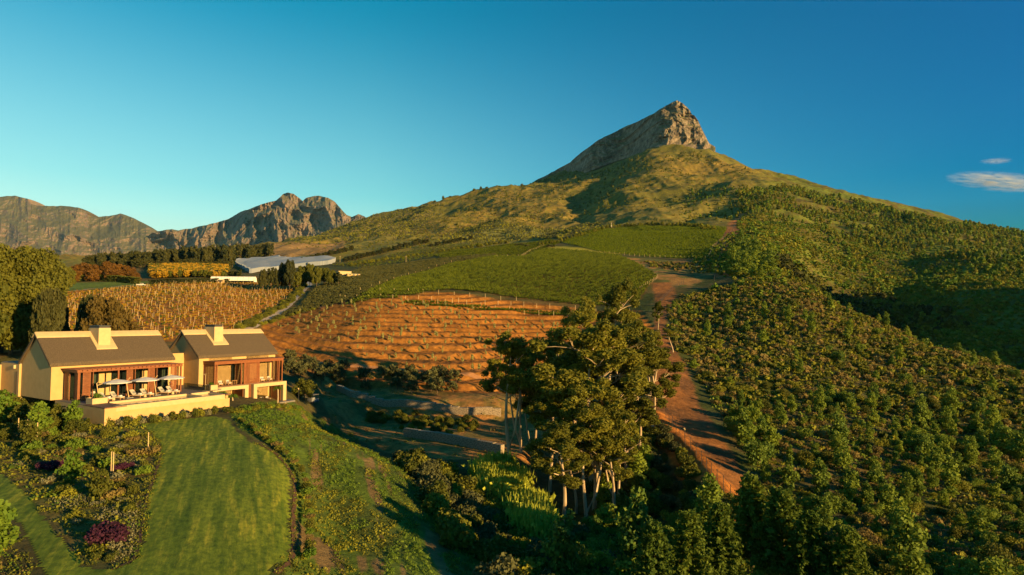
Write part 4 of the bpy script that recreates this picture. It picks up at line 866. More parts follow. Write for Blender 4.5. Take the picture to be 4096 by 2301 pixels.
# ---------------------------------------------------------------- the gum grove
GT = [(509,456,0,336,1.0),(518,452,0,348,.8),(535,0,116,374,.8),(564,523,0,425,1.1),(574,513,0,436,.9),(610,524,0,432,.9),(621,515,0,404,.8),(639,459,0,372,1.0),(634,447,0,388,.8),
 (586,0,100,324,1.2),(574,0,108,354,1.1),(600,0,104,336,1.0),(616,0,112,330,1.15),(629,0,118,322,1.0),(642,0,121,340,1.1),(653,0,113,352,1.1),(664,0,119,372,.9),(595,0,92,382,1.1),(608,0,94,392,1.0),
 (550,0,100,398,1.0),(560,0,112,366,1.1),(543,0,92,418,.9),(610,0,137,282,.75),(587,0,128,300,.8),(632,0,141,304,.8),(657,350,0,302,.5),(650,0,138,330,.8),(626,0,101,376,1.0),(596,0,121,318,1.0),(566,0,124,338,.9),(582,0,88,402,.9),(672,352,0,328,.4)]
gl = {0: 'tall pale trunked gum tree standing apart at the left edge of the grove beside the stone gabions', 1: 'gum tree leaning beside the leftmost tall gum near the gabion wall', 3: 'forked gum with white trunk at the front left of the grove above the dark gully', 4: 'slim gum with a leaning branch just right of the forked white gum', 5: 'straight white trunked gum at the front of the grove', 6: 'tall thin gum rising just right of the front white trunked gum', 22: 'sparse gum whose small crown tops the whole grove', 25: 'isolated slender gum beside the fenced track right of the grove', 31: 'short wispy gum right of the isolated slender gum by the track', 23: 'thin crowned gum rising above the terraces left of the grove top'}
side = lambda u: 'left' if u < 575 else ('middle' if u < 618 else 'right')
for i, (u, vb, Yb, vt, w) in enumerate(GT):
    if i in (8, 18, 21, 28, 16): continue
    if vb: p = hit(u, vb, 50)
    else: s, _ = ray(u, 440); p = np.array([s*Yb, Yb, float(ht(s*Yb, Yb))])
    _, t = ray(u, vt); H = CZ+t*p[1]-p[2]; k = H/19.5; kk = {22: 4, 23: 4, 24: 4, 25: 4, 31: 4, 0: 2, 5: 2, 6: 2}.get(i, i % 4)
    kx = {25: .6, 31: .6}.get(i, max(.7, w*(.55*k+.5)))
    lb = gl.get(i) or 'gum tree with %s crown in the %s %s of the grove, %s' % (['a broad domed', 'a ragged', 'a dense olive', 'a tufted', 'an open'][i % 5], 'near' if p[1] < 105 else ('centre' if p[1] < 118 else 'back'), side(u), 'number %s from the left among its row' % '' if 0 else ['its pale limbs showing', 'half hidden by its neighbours', 'its top catching the sun', 'rising behind the front trunks', 'with a bare lower trunk', 'beside the red soil bank'][i % 6])
    inst(GUM[kk], p-np.array([0, 0, .3]), (kx*1.3, kx*1.3, k), i*1.7, lb, 'tree', 'gum trees of the grove')
# ---------------------------------------------------------------- right hillside
R1 = [(708,398),(760,392),(860,402),(960,425),(1060,455),(1100,600),(620,600),(660,560),(750,530),(768,492)]
R2 = [(678,296),(735,283),(800,283),(806,0,330),(832,0,350),(896,0,325),(960,0,275),(1040,0,245),(1110,0,240),(1080,470),(960,430),(860,405),(760,395),(706,396),(684,360),(668,335),(670,312)]
R0 = [(560,600),(560,540),(600,530),(635,470),(640,440),(662,462),(690,500),(715,535),(725,560),(700,600)]
YP = [jgrid(R1, 4.5, jit=.36, ang=.25, vis=3, keep=.92)]; YP[0] = YP[0][fbm(YP[0][:, 0]/16, YP[0][:, 1]/16, 3) > .36]
YP.append(jgrid(R2, 12, vis=3)); YP.append(jgrid(R0, 4.6, vis=3)); YP = np.concatenate(YP)
YP = YP[~inpoly(YP[:, 0], YP[:, 1], WP['track2'])]; YP = YP[dseg(YP[:, 0], YP[:, 1], _b)[0] > 4.5]
SP = np.concatenate([jgrid(R2, 3.0, vis=1.2, keep=.9), jgrid(R1, 3.8, vis=1.5, keep=.8), jgrid(R0, 3.6, vis=1.5)]); SP = SP[~inpoly(SP[:, 0], SP[:, 1], WP['track2'])]; SP = SP[dseg(SP[:, 0], SP[:, 1], _b)[0] > 3.5]
def proj(P): 
    P = np.atleast_2d(P); d = P-np.array([0, 0, CZ]); yc = -d[:, 1]*sin(PITCH)+d[:, 2]*cos(PITCH); zc = d[:, 1]*cos(PITCH)+d[:, 2]*sin(PITCH); return 512+FOC*d[:, 0]/zc, 287.5-FOC*yc/zc
def zone(u, v):
    a = 'beside the fenced soil track' if u < 765 and v > 395 else ('on the slope below the gum grove' if u < 700 and v > 440 else ('on the upper slope near the track' if v < 340 else ('on the crest of the right shoulder' if v < 400 and u > 830 else ('in the mixed scrub above the young plantation' if v < 410 else ('in the upper rows of the plantation' if v < 455 else ('in the middle rows of the plantation' if v < 510 else 'in the lowest rows of the plantation'))))))
    b = 'towards the gum grove' if u < 780 else ('towards the middle' if u < 880 else ('right of the middle' if u < 960 else 'towards the right edge'))
    return a+' '+b
def individuals(P, prs, sizes, adj, noun, cat, grp, cap, lowm, sname, sfac):
    u, v = proj(P); sz = sizes/P[:, 1]*((u > -30) & (u < 1054) & (v < 640)); o = np.argsort(-sz); A_ = o[:cap]; B_ = o[cap:]
    for q in A_:
        i = rng.integers(len(prs)); k = sizes[q]; inst(prs[i], P[q]-np.array([0, 0, .15]), (k*rng.uniform(.85, 1.2), k*rng.uniform(.85, 1.2), k*rng.uniform(.8, 1.15)), rng.random()*6.28, adj[i % len(adj)]+' '+noun+' '+zone(u[q], v[q]), cat, name=('young_gum_tree' if cat == 'tree' else 'hillside_shrub'), group=grp+' '+zone(u[q], v[q]).split(' towards')[0].replace(' right of the middle', ''))
    stuff(sname, lowm, P[B_], sizes[B_]*sfac)
individuals(YP, YNG, rng.uniform(.5, 1.3, len(YP))**1.3*(.75+.9*fbm(YP[:, 0]/25+3, YP[:, 1]/25, 2)), ['slender blue green', 'broad olive green', 'tall green', 'narrow grey green'], 'young gum', 'tree', 'young gums', 300, LOWT, 'young_trees', 1.25)
individuals(SP, SHR, rng.uniform(.5, 1.25, len(SP)), ['olive', 'large yellow green', 'low brown', 'tall green', 'dry rust brown'], 'shrub', 'shrub', 'shrubs', 260, LOWS, 'scrub', 1.25)
# low heath between the bushes, nobody could count it
HP = np.concatenate([jgrid(R1, 1.45, vis=.8, keep=.85), jgrid(R2, 1.9, vis=.8, keep=.85)]); HP = HP[~inpoly(HP[:, 0], HP[:, 1], WP['track2'])]
stuff('undergrowth', [low_mesh('low_heath', [(0, 0, .2, 1, 1, .45), (.8, .4, .2, .7, .6, .35)], 30, .34, g, shell=.3) for g in (G_heath, G_shrub, G_broad, G_young)], HP, rng.uniform(.4, 1.15, len(HP)))
# far hill on the right
F1 = [(735,192),(790,186),(870,205),(960,224),(1060,242),(1100,262),(1000,262),(880,242),(800,225),(745,215)]
F2 = [(742,215),(800,225),(880,242),(1000,262),(1100,270),(1100,0,310),(1024,0,290),(960,0,285),(896,0,330),(832,0,345),(808,0,330),(760,262),(735,245)]
F3 = [(690,262),(735,232),(760,240),(806,268),(830,300),(760,290),(712,290),(735,282)]
def farpts(poly, sp, keep=1., vis=4, thr=.0):
    P = jgrid(poly, sp, vis=vis, y0=250, keep=keep)
    if thr: P = P[fbm(P[:, 0]/60, P[:, 1]/60, 4) > thr]
    return P
FP = farpts(F1, 8.5, .95, thr=.36); stuff('hillside_woodland', LOWT, FP, rng.uniform(1.1, 2.5, len(FP))*np.clip(FP[:, 1]/900, .7, 1.4))
FP = farpts(F2, 4.0, .92); stuff('hillside_scrub', LOWB+LOWS[:1], FP, rng.uniform(.6, 1.7, len(FP))*(1+.8*(fbm(FP[:, 0]/30, FP[:, 1]/30, 3) > .55)))
FP = farpts(F2, 17, .8, thr=.5); stuff('hillside_woodland', LOWT, FP, rng.uniform(1.2, 2.4, len(FP)))
FP = farpts([(820,226),(900,243),(1000,262),(1090,275),(1090,285),(1000,274),(900,254),(830,236)], 9, .9); stuff('hillside_woodland', LOWT, FP, rng.uniform(1.6, 2.9, len(FP)))
FP = farpts(F3, 5.0, .95); stuff('hillside_scrub', LOWB+LOWS[:1], FP, rng.uniform(.9, 2.0, len(FP)))
FP = farpts([(684,262),(700,238),(715,250),(760,272),(750,285),(700,283)], 7, .9); FP = FP[~inpoly(FP[:, 0], FP[:, 1], WP['track1'])]
gu, gv = proj(FP)
for i, p in enumerate(jgrid([(728,252),(742,248),(772,262),(775,280),(745,284),(730,276)], 11, y0=250, vis=6)): inst(YNG[i % 4], p, (3.6, 3.6, 2.2+.5*(i % 3)), i*1.3, ['bushy', 'tall', 'leaning', 'round crowned'][i % 4]+' golden gum in the clump right of the upper fenced track', 'tree', 'golden gums right of the upper track', 'gum_tree')
FP = farpts([(600,256),(706,262),(728,278),(690,290),(655,283)], 3.2, .7, thr=.42); stuff('scrub', LOWS, FP, rng.uniform(.6, 1.4, len(FP)))
# dotted bushes over the mountain
MP_ = [(280,245),(340,228),(400,214),(450,202),(497,191),(541,180),(600,172),(650,155),(700,150),(755,173),(735,200),(728,226),(650,224),(590,226),(520,238),(430,250),(340,250)]
FP = farpts(MP_, 13, .8, thr=.45); stuff('mountain_scrub', LOWS[:2]+LOWT[1:], FP, rng.uniform(.6, 1.9, len(FP))*np.clip(FP[:, 1]/1200, .8, 1.5))
FP = farpts([(690,190),(730,186),(745,215),(700,222),(680,205)], 13, .8); stuff('mountain_scrub', LOWT, FP, rng.uniform(1.0, 2.2, len(FP)))
for i, (u, v) in enumerate([(421,207.5),(435,205),(443,203.5),(450,202),(474,196.5),(481,195),(487,191.5),(500,189.5),(522,184)]):
    p = at(u, v-.3, 1950); p[2] = ht(p[0], p[1]); inst(SHR[3], p+np.array([0,0,-.5]), (4, 4, 3.2+1.6*(i % 3)), i, ['round', 'small', 'dark'][i % 3]+' lone tree on the skyline left of the rocky peak', 'tree', 'lone trees on the mountain skyline', 'skyline_tree')
for i, p in enumerate(np.concatenate([jgrid([(590,505),(600,470),(630,455),(650,440),(655,470),(650,520),(610,535)], 3.6, y0=60), jgrid([(575,475),(620,440),(640,430),(650,440),(600,480)], 4, y0=60)])): inst([YNG[i % 4], SHR[3], SHR[0]][i % 3], p, (1.3, 1.3, 1.2), i, ['slim sapling', 'leafy bush', 'olive bush'][i % 3]+' growing among the trunks of the grove', 'bush', 'undergrowth bushes among the trunks of the grove', 'gully_bush')
# ---------------------------------------------------------------- vineyards, orchards, posts
def rows(poly, ang, sp, along, y0=100, vis=2, keep=1., wig=.12):
    P = WP[poly] if isinstance(poly, str) else wpoly(poly, y0); c = P.mean(0); D = np.hypot(*(P.max(0)-P.min(0)))/2+5
    a = np.arange(-D, D, along); b_ = np.arange(-D, D, sp); A_, B_ = np.meshgrid(a, b_); A_ = A_+rng.normal(size=A_.shape)*along*.25; B_ = B_+rng.normal(size=A_.shape)*wig
    x = (c[0]+A_*cos(ang)-B_*sin(ang)).ravel(); y = (c[1]+A_*sin(ang)+B_*cos(ang)).ravel(); k = (y > 20) & (rng.random(len(x)) < keep); x = x[k]; y = y[k]; k = inpoly(x, y, P); x = x[k]; y = y[k]; z = ht(x, y); k = visible(x, y, z, vis)
    return np.stack([x[k], y[k], z[k]], 1)
def rowstuff(poly, ang, sp, along, sc, mesh, name='vines', keep=1., asp=(1, 1, 1)):
    P = rows(poly, ang, sp, along, keep=keep); s3 = (rng.uniform(.6, 1.35, len(P))*sc)[:, None]*np.array(asp); stuff(name, mesh, P, s3, rot=ang+rng.normal(size=len(P))*.1)
rowstuff('vine1', .12, 2.9, 1.2, 1.05, [LOWV[0]]); rowstuff('vine2', .5, 2.9, 1.25, 1.05, [LOWV[3]], keep=.97)
rowstuff('dark', .35, 2.4, 1.3, .95, [LOWV[2]]); rowstuff('vine3', 1.2, 3.0, 1.5, .9, [LOWV[0]])  # first block gets dark leaves for the shade on its slope
rowstuff('vleft', 1.60, 3.4, 1.15, .55, [LOWV[1], LOWV[1], LOWV[0]], name='autumn_vines', keep=.62)
low_ol = [low_mesh('low_olive', [(0, 0, .8, 1, 1, .8)], 40, .5, g, shell=.5) for g in (G_olive, G_shrub)]
rowstuff('olive1', .1, 7, 4.5, 1.5, low_ol, name='olive_orchard'); rowstuff('olive2', .1, 6.5, 4, 1.5, low_ol, name='olive_orchard')
rowstuff([(300,238),(345,226),(440,214),(520,205),(560,215),(520,226),(430,243),(345,240)], .05, 9, 6, 1.3, LOWS, name='mountain_scrub', keep=.6)
rowstuff([(330,266),(430,245),(470,243),(500,243),(470,249),(430,258),(360,268)], .3, 4, 3, .9, [LOWV[0], LOWV[2]], name='vines', keep=.9)
pst = MB(); pst.tube([(0, 0, -.3), (0, 0, 2.1)], [.055, .045], 6); pst = pst.build('vineyard_post', M_post); pst.location = (0, 0, -500); PROTO_ONE = [pst]
def put(src, p, sc, rz, label, cat, group):
    o = src.copy(); col.objects.link(o); o.location = p; o.scale = sc if hasattr(sc, '__len__') else (sc,)*3; o.rotation_euler = (0, 0, rz); return tag(o, label, cat, group)
PP = rows([(64,298),(131,287),(284,281.5),(300,284),(286,302),(245,324),(232,342),(62,342)], 1.60, 3.4, 8.5, wig=.05); o_ = np.argsort(PP[:, 1]); uu, vv = proj(PP)
for q in o_[:200]:
    put(pst, PP[q], (1, 1, rng.uniform(.85, 1.2)), 0, 'thin pale post in the left autumn vineyard, %s, %s' % ('near the villa chimneys' if vv[q] > 318 else 'in its middle rows', 'left part' if uu[q] < 150 else ('centre' if uu[q] < 215 else 'right part')), 'post', 'posts of the left vineyard')
stuff('vineyard_posts', [pst.data], PP[o_[200:]], 1.0)
def along(pts, sp, y0=100):
    P = np.array([hit(u, v, y0)[:2] for u, v in pts]); d = np.concatenate([[0], np.cumsum(np.hypot(*np.diff(P, axis=0).T))]); t = np.arange(0, d[-1], sp); x = np.interp(t, d, P[:, 0]); y = np.interp(t, d, P[:, 1]); return np.stack([x, y, ht(x, y)], 1)
for pts, sp, lb in (([(345,299),(395,298.5),(430,301),(480,303),(530,307),(573,310),(640,313)], 6.5, 'white post between the green vineyard and the orange terraces'), ([(380,292),(420,293),(470,296.5),(520,301)], 8, 'white post in the bare strip under the green vineyard'),
    ([(600,253),(640,256.5),(680,258),(707,259)], 4.2, 'white post along the foot of the upper green vineyard'), ([(708,258),(713,247),(724,238)], 5, 'pale post on the right edge of the upper green vineyard'),
    ([(497,257.5),(521,257),(531,251),(545,246)], 5, 'pale post beside the sandy road between the vineyards'), ([(340,298),(365,291),(395,280),(425,271),(453,263)], 14, 'leaning post on the ridge left of the green vineyard'), ([(640,290),(650,284),(658,278)], 4, 'post at the right corner of the green vineyard by the track'), ([(425,318),(480,322),(530,325),(570,328)][:0] or [(408,303),(470,306),(573,317)], 7, 'post along the dark green hedge row above the orange terraces')):
    for p in along(pts, sp)[:40]: put(pst, p-np.array([0, 0, .1]), (2, 2, rng.uniform(.9, 1.25)), 0, lb, 'post', lb.replace('white', 'pale').replace('post', 'posts', 1))
P_ = jgrid([(310,366),(395,386),(470,396),(560,402),(560,470),(500,458),(440,458),(370,445),(330,420)], 2.2, y0=80, vis=.6, keep=.6); P_ = P_[fbm(P_[:, 0]/8, P_[:, 1]/8, 3) > .5]; stuff('gully_scrub', [low_mesh('gully_low', [(0, 0, .15, .9, .9, .4)], 60, .2, g, shell=.3) for g in (G_heath, G_broad, G_shrub)], P_, rng.uniform(.4, 1.1, len(P_)))
# dark strip hedge over the terraces
P_ = rows([(405,301.5),(450,303),(573,311.5),(573,316),(520,313),(450,307),(405,304)], .05, 1.4, 1.1); stuff('cover_crop', [LOWV[0]], P_, .8)
# saplings on the orange terraces
def make_sap():
    m = MB(); m.tube([(0, 0, -.1), (0, 0, 1.2)], [.035, .02], 4); return proto('olive_sapling', m, blobs([(0, 0, 1.15, .38, .38, .75)], 260, .24, shell=.2), B_br, G_sap)
SAP = make_sap(); SPp = rows([(268,328),(300,313),(345,302),(400,300),(480,305),(560,316),(620,322),(600,345),(545,372),(470,372),(395,366),(330,345)], -.08, 5.6, 6.4, wig=.5, keep=.93); ou, ov = proj(SPp)
for q in range(min(260, len(SPp))):
    k = rng.uniform(.65, 1.35)*1.15; inst(SAP, SPp[q], k, rng.random()*6, 'small pale olive sapling on the orange terraces, %s %s' % ('upper' if ov[q] < 322 else ('middle' if ov[q] < 343 else 'lower'), 'left' if ou[q] < 380 else ('centre' if ou[q] < 480 else 'right')), 'sapling', 'olive saplings on the orange terraces')
# dark olives below the terraces
OLV = [make_broad('olive_tree', 3, 4.2, 1.9, G_olive, n=110, sz=.34, k=10), make_broad('olive_tree', 5, 3.6, 2.1, G_olive, n=110, sz=.34, k=10)]
for i, p in enumerate(jgrid([(286,361),(340,369),(400,377),(462,382),(468,393),(452,398),(395,393),(340,386),(300,381),(283,372)], 4.3, y0=110, vis=3, keep=.9)): inst(OLV[i % 2], p, rng.uniform(.75, 1.2), i, ['rounded', 'tall', 'bushy'][i % 3]+' dark silvery olive tree in the shaded row under the orange terraces', 'tree', 'dark olive trees below the terraces')
for i, p in enumerate(jgrid([(355,408),(400,413),(470,418),(488,430),(450,436),(395,428),(360,418)], 2.9, y0=100, vis=2, keep=.9)): inst(SHR[[0, 3][i % 2]], p, rng.uniform(.6, 1.1), i, ['dark', 'olive'][i % 2]+' low bush on the bank between the two gabion walls', 'shrub', 'bushes between the gabion walls')
# ---------------------------------------------------------------- trees of the left half
BR = [make_broad('broad_tree', 2, 12, 6, G_broad, n=100, sz=.55), make_broad('broad_tree', 7, 12, 6.5, G_dark, n=100, sz=.55)]; RU = make_broad('rust_tree', 4, 11, 6.5, G_rust, n=80, sz=.6, low=.15)
BIG = make_broad('broad_tree', 11, 19, 9.5, G_broad, n=190, sz=.38, k=60, low=.2)
def bt(pr, u, Yd, vt, wpx, label, grp=None, cat='tree', h0=12, r0=6):
    s, _ = ray(u, 320); x = s*Yd; z = float(ht(x, Yd)); _, t = ray(u, vt); H = CZ+t*Yd-z; kz = H/h0; kx = wpx/FOC*Yd/r0; return inst(pr, (x, Yd, z-.2), (kx, kx, kz), u, label, cat, grp)
bt(BIG, 12, 140, 251, 44, 'huge olive green broadleaf tree behind the left end of the long villa', h0=18.6, r0=9.5)
bt(BR[0], -22, 132, 268, 30, 'broad green tree cut by the left edge of the photo')
bt(BR[1], 48, 128, 292, 14, 'dark shaded tree right under the huge broadleaf tree'); bt(BR[1], 60, 134, 305, 8, 'narrow dark tree left of the rust brown tree behind the long villa')
bt(BR[1], 86, 128, 298, 9, 'slim dark green tree behind the chimney of the long villa'); RB = make_broad('broad_tree', 21, 12, 6, leafmat('bronze_leaves', (.07,.055,.012), (.14,.09,.02)), n=110, sz=.5, low=.12)
bt(RB, 106, 126, 297, 21, 'round bronze green tree behind the chimney of the long villa'); bt(RB, 124, 130, 318, 15, 'low bronze bush tree right of the round bronze tree')
for i, (u, vt, w) in enumerate([(40,258,9),(52,262,10),(31,256,8),(64,267,8),(22,254,9)]): bt(BR[0], u, 330+8*i, vt, w, 'mid distance olive green tree right of the huge broadleaf tree', 'olive green trees behind the huge broadleaf tree')
for i, (u, vt, w) in enumerate([(66,267,9),(77,265,10),(88,263,10),(98,264,9),(108,262,10),(118,264,9),(127,266,9),(73,270,8),(93,269,9),(113,269,9),(133,271,6)]): bt(RU, u, 450-(i > 6)*14, vt+1, w, ['rust', 'orange brown', 'copper'][i % 3]+' coloured tree in the autumn clump under the far cliffs', 'autumn trees under the far cliffs', h0=11, r0=6.5)
FARP = make_broad('windbreak_tree', 31, 16, 4.2, G_dark, n=34, sz=1.0, k=14, low=.12); FARY = make_broad('windbreak_tree', 32, 12, 5, G_shrub, n=30, sz=1.0, k=12, low=.1)
for i, u in enumerate(np.arange(84, 272, 2.3)):
    vt = np.interp(u, [84,110,150,170,200,235,268], [256,254,252,249,247,246,244.5])+rng.uniform(-1.5, 2.2); bt(FARP, u+rng.uniform(-.8, .8), (680 if u < 232 else 860)+rng.uniform(-15, 25), vt-2, 3.6, 'tall dark pine of the windbreak belt under the far mountains, %s' % ('left stretch' if u < 145 else ('middle stretch' if u < 205 else 'right stretch')), 'dark pines of the windbreak belt', h0=16, r0=4.2)
for i, u in enumerate(np.arange(88, 232, 5)):
    bt(FARP, u, 640+rng.uniform(-10, 10), 259+rng.uniform(-2, 3), 3.8, 'lower dark pine in front of the windbreak belt, %s' % ('left part' if u < 170 else 'right part'), 'lower pines in front of the windbreak belt', h0=16, r0=4.2)
P_ = rows([(150,268),(190,266),(226,266),(228,272),(226,279),(150,279)], .0, 5, 4.5); stuff('orchard', [low_mesh('orchard_crown', [(0, 0, 2.3, 2.4, 2.4, 2.3)], 34, .9, g, shell=.6) for g in (G_vinea, G_broad)], P_+np.array([0, 0, 1.]), 1.0, idx=(rng.random(len(P_)) < .35).astype(int))
for i, u in enumerate(np.arange(150, 240, 3.4)): bt(FARP, u, 475+rng.uniform(-6, 6), 271+rng.uniform(-2, 1.5), 3.0, 'dark conifer in the low row left of and behind the white tunnel', 'dark conifers behind the white tunnel', h0=16, r0=4.2)
for i, (u, v, w, pr) in enumerate([(270,266,4,0),(276,269,4,1),(283,264,5,1),(289,261,5,1),(294,268,4,0),(301,266,5,2),(309,264,5,2),(316,267,5,2),(324,268,6,2),(331,270,5,2),(338,271,4,0),(262,270,4,1),(297,272,5,2),(284,273,4,2)]):
    bt([FARP, BR[1], RB if 0 else BR[0]][pr], u, 372+rng.uniform(-8, 8), v, w, ['dark pointed', 'dense dark', 'yellow green round'][pr]+' tree in the clump at the top of the grey gravel road', 'trees at the top of the gravel road', h0=[16, 12, 12][pr], r0=[4.2, 6, 6][pr])
for a, b_, n_, Y0, Y1, lb, pr, h in (((300,262),(352,250),18,450,500,'dark windbreak tree on the slope right of the white net',FARP,4.5),((345,262),(425,243),26,430,520,'dark windbreak tree along the diagonal belt below the olive fields',FARP,5),((350,266),(505,243),34,400,480,'golden green shrub tree in the row above the shaded vineyard',FARY,3.2),((430,247),(470,240),10,520,560,'dark windbreak tree at the upper end of the diagonal belt',FARP,4)):
    for t in np.linspace(0, 1, n_):
        u = a[0]+(b_[0]-a[0])*t+rng.uniform(-1.5, 1.5); v = a[1]+(b_[1]-a[1])*t; Yd = float(hit(u, v, 200)[1]); p = hit(u, v, 200)
        hh = h*rng.uniform(.8, 1.3)/FOC*p[1]; bt(pr, u, p[1], v-h*rng.uniform(.8, 1.3), 1.9+h*.25, lb, lb.replace('tree', 'trees'), h0=16 if pr is FARP else 12, r0=4.2 if pr is FARP else 5)
for t in np.linspace(0, 1, 46):
    u = 540+160*t+rng.uniform(-1, 1); v = np.interp(u, [540,565,590,615,650,700], [246,241,233.5,227.5,225.3,226.5]); p = hit(u, v, 300); bt(FARY, u, p[1], v-3.6-rng.uniform(-1, 1), 2.2, 'small golden conifer in the row behind the upper green vineyard', 'golden conifers behind the upper vineyard', h0=12, r0=5)
for i, (u, v, w) in enumerate([(696,226,3),(702,226,3.4),(709,227,3.4),(715,228,3),(705,228,3)]): bt(FARY, u, hit(u, v+1.5, 300)[1]-3, v-3, w, 'bright green round tree at the top right corner of the upper vineyard', 'trees at the top corner of the upper vineyard', h0=12, r0=5)
for i, (u, v) in enumerate([(517,246.5),(522,246),(527,247),(549,247),(553,247.5),(541,244.5)]): p = hit(u, v, 200); bt(OLV[0], u, p[1], v-3, 3, 'pale rounded olive bush by the sandy road between the vineyards', 'pale olive bushes by the sandy road', h0=4.2, r0=1.9)
def hedge(pts, h, w, label, m=None, y0=120):
    P = along(pts, 1.0, y0); n = len(P); T = np.gradient(P[:, :2], axis=0); T /= np.linalg.norm(T, axis=1)[:, None]; k = 90; i = rng.integers(0, n, n*k)
    f = rng.uniform(-1, 1, len(i)); hz = rng.random(len(i)); fc = rng.random(len(i)); f = np.where(fc < .5, np.sign(f)*1.0, f); hz = np.where(fc >= .5, 1, hz)
    q = np.stack([P[i, 0]-T[i, 1]*f*w/2+rng.normal(size=len(i))*.3, P[i, 1]+T[i, 0]*f*w/2+rng.normal(size=len(i))*.3, P[i, 2]+hz*h*(.95+.1*rng.random(len(i)))], 1)
    V, F = rot_quads(q, rng.uniform(.35, .7, len(q))); o = np_mesh('hedge', V, F, m or G_dark); return tag(o, label, 'hedge')
hedge([(80,281.5),(100,281),(120,282),(138,284)], 4.2, 2, 'clipped dark green hedge under the autumn coloured trees', G_broad); hedge([(150,284.3),(180,283.6),(217,282.4)], 2.8, 2, 'long low dark hedge left of the white tunnel'); hedge([(226,282.2),(250,281.4),(262,281)], 2.2, 2, 'short dark hedge in front of the white tunnel')
P_ = np.concatenate([along(q, 1.6, 120)+rng.normal(size=(len(along(q, 1.6, 120)), 3))*np.array([.9, .9, 0]) for q in ([(240,329),(262,318),(280,309),(292,300),(300,291),(305,285)], [(242,327),(266,315),(284,305),(296,295),(303,286)])])
for i, p in enumerate(P_): inst(SHR[[0, 3][i % 2]], p, rng.uniform(.7, 1.2), i, 'dark low shrub lining the left side of the grey gravel road', 'shrub', 'shrubs along the left side of the gravel road')
for i, p in enumerate(along([(262,325),(280,319),(300,313),(320,308)], 2.4, 120)): inst(SHR[i % 4], p, rng.uniform(.7, 1.1), i, 'small shrub on the bank between the gravel road and the orange terraces', 'shrub', 'shrubs between the gravel road and terraces')
# ---------------------------------------------------------------- garden, bank, gully
def sc_(poly, sp, prs, lo, hi, labs, cat, grp, y0=20, keep=1., excl=(), lim=300, vis=1.5):
    P = jgrid(poly, sp, y0=y0, vis=vis, keep=keep, excl=excl)[:lim]
    for i, p in enumerate(P): j = rng.integers(len(prs)); inst(prs[j], p, rng.uniform(lo, hi), rng.random()*6, labs[j % len(labs)], cat, grp)
GS = [make_shrub(31, 1.0, .9, G_broad, n=420, sz=.14), make_shrub(33, .9, .8, G_shrub, n=420, sz=.14), make_shrub(35, .9, .7, G_heath, n=380, sz=.14), make_shrub(37, .9, 1.0, G_green, n=420, sz=.14), make_shrub(39, .8, .6, G_grey, n=380, sz=.12)]
sc_([(-5,432),(60,430),(125,428),(150,440),(154,465),(140,500),(95,500),(70,500),(35,478),(-5,460)], 2.0, GS, .55, 1.25, ['rounded green shrub in the garden left of the lawn', 'yellow green shrub in the garden left of the lawn', 'dry brown heath shrub in the garden left of the lawn', 'bright green shrub in the garden left of the lawn', 'silvery shrub in the garden left of the lawn'], 'shrub', 'garden shrubs left of the lawn', keep=.62, excl=('lawn',))
sc_([(95,500),(140,500),(132,545),(105,566),(85,552),(60,515)], 1.7, [GS[0], GS[1], GS[4]], .4, .8, ['low green shrub in the bed inside the curve of the lawn', 'low olive shrub in the bed inside the curve of the lawn', 'low silvery shrub in the bed inside the curve of the lawn'], 'shrub', 'low shrubs inside the curve of the lawn', keep=.7, excl=('lawn',))
sc_([(-5,408),(50,404),(95,420),(80,436),(-5,440)], 2.3, [GS[0], SHR[3], GS[3]], .7, 1.2, ['dense green shrub at the foot of the long villa', 'tall leafy shrub at the foot of the long villa', 'bright green shrub at the foot of the long villa'], 'shrub', 'shrubs at the foot of the long villa')
GTR = [make_young(41, 3.4, 1.1, G_green, 'garden_tree', n=300, sz=.2), make_young(43, 3.0, 1.2, G_broad, 'garden_tree', n=300, sz=.2)]
for i, (u, v, k, lb) in enumerate([(5,425,1.4,'garden tree at the far left edge below the annex'),(22,430,1.2,'garden tree with bare stem below the annex slot window'),(38,436,1.25,'garden tree under the gable of the long villa'),(58,428,1.0,'garden tree left of the pool terrace corner'),(72,430,1.1,'leafy dark garden tree just left of the pool retaining wall'),(30,446,1.0,'staked garden tree in the middle of the left bed'),(72,484,.95,'small staked garden tree above the silver planting'),(100,500,.9,'small staked garden tree right of the silver planting'),(-4,560,1.2,'garden tree cut by the left edge low in the photo')]): inst(GTR[i % 2], hit(u, v), (k, k, k*1.0), i, lb, 'tree', None)
for i, (u, v) in enumerate([(111,474),(113,474.5),(101,496),(104,498),(18,436),(27,437),(37,441),(148,452)]):
    st = MB(); st.tube([(0, 0, -.2), (0, 0, 2.2)], [.05, .045], 7); st = st.build('tree_stake', M_post); st.location = hit(u, v); tag(st, ['left one of a pair of thick pale stakes beside the purple flowers', 'right one of a pair of thick pale stakes beside the purple flowers', 'left pale stake of the small tree near the silver planting', 'right pale stake of the small tree near the silver planting', 'pale stake under the left garden trees, leftmost', 'pale stake under the left garden trees, middle', 'pale stake under the left garden trees, rightmost', 'thin stake near the narrow neck of the lawn'][i], 'stake')
PUR = make_shrub(51, 1.25, 1.3, G_purple, n=700, sz=.13, name='purple_shrub')
inst(PUR, hit(107, 543), (1.15, 1.15, 1.1), 0, 'large purple flowering bush in the bed inside the curve of the lawn', 'shrub', None)
for u, v, k, lb in ((48,470,.8,'small purple flowering shrub in the middle of the left garden, left one'),(58,468,.65,'small purple flowering shrub in the middle of the left garden, right one'),(116,471,.5,'small purple shrub beside the pair of thick stakes'),(127,469,.55,'faded purple shrub between the thick stakes and the lawn')): inst(PUR, hit(u, v), k, u, lb, 'shrub', None)
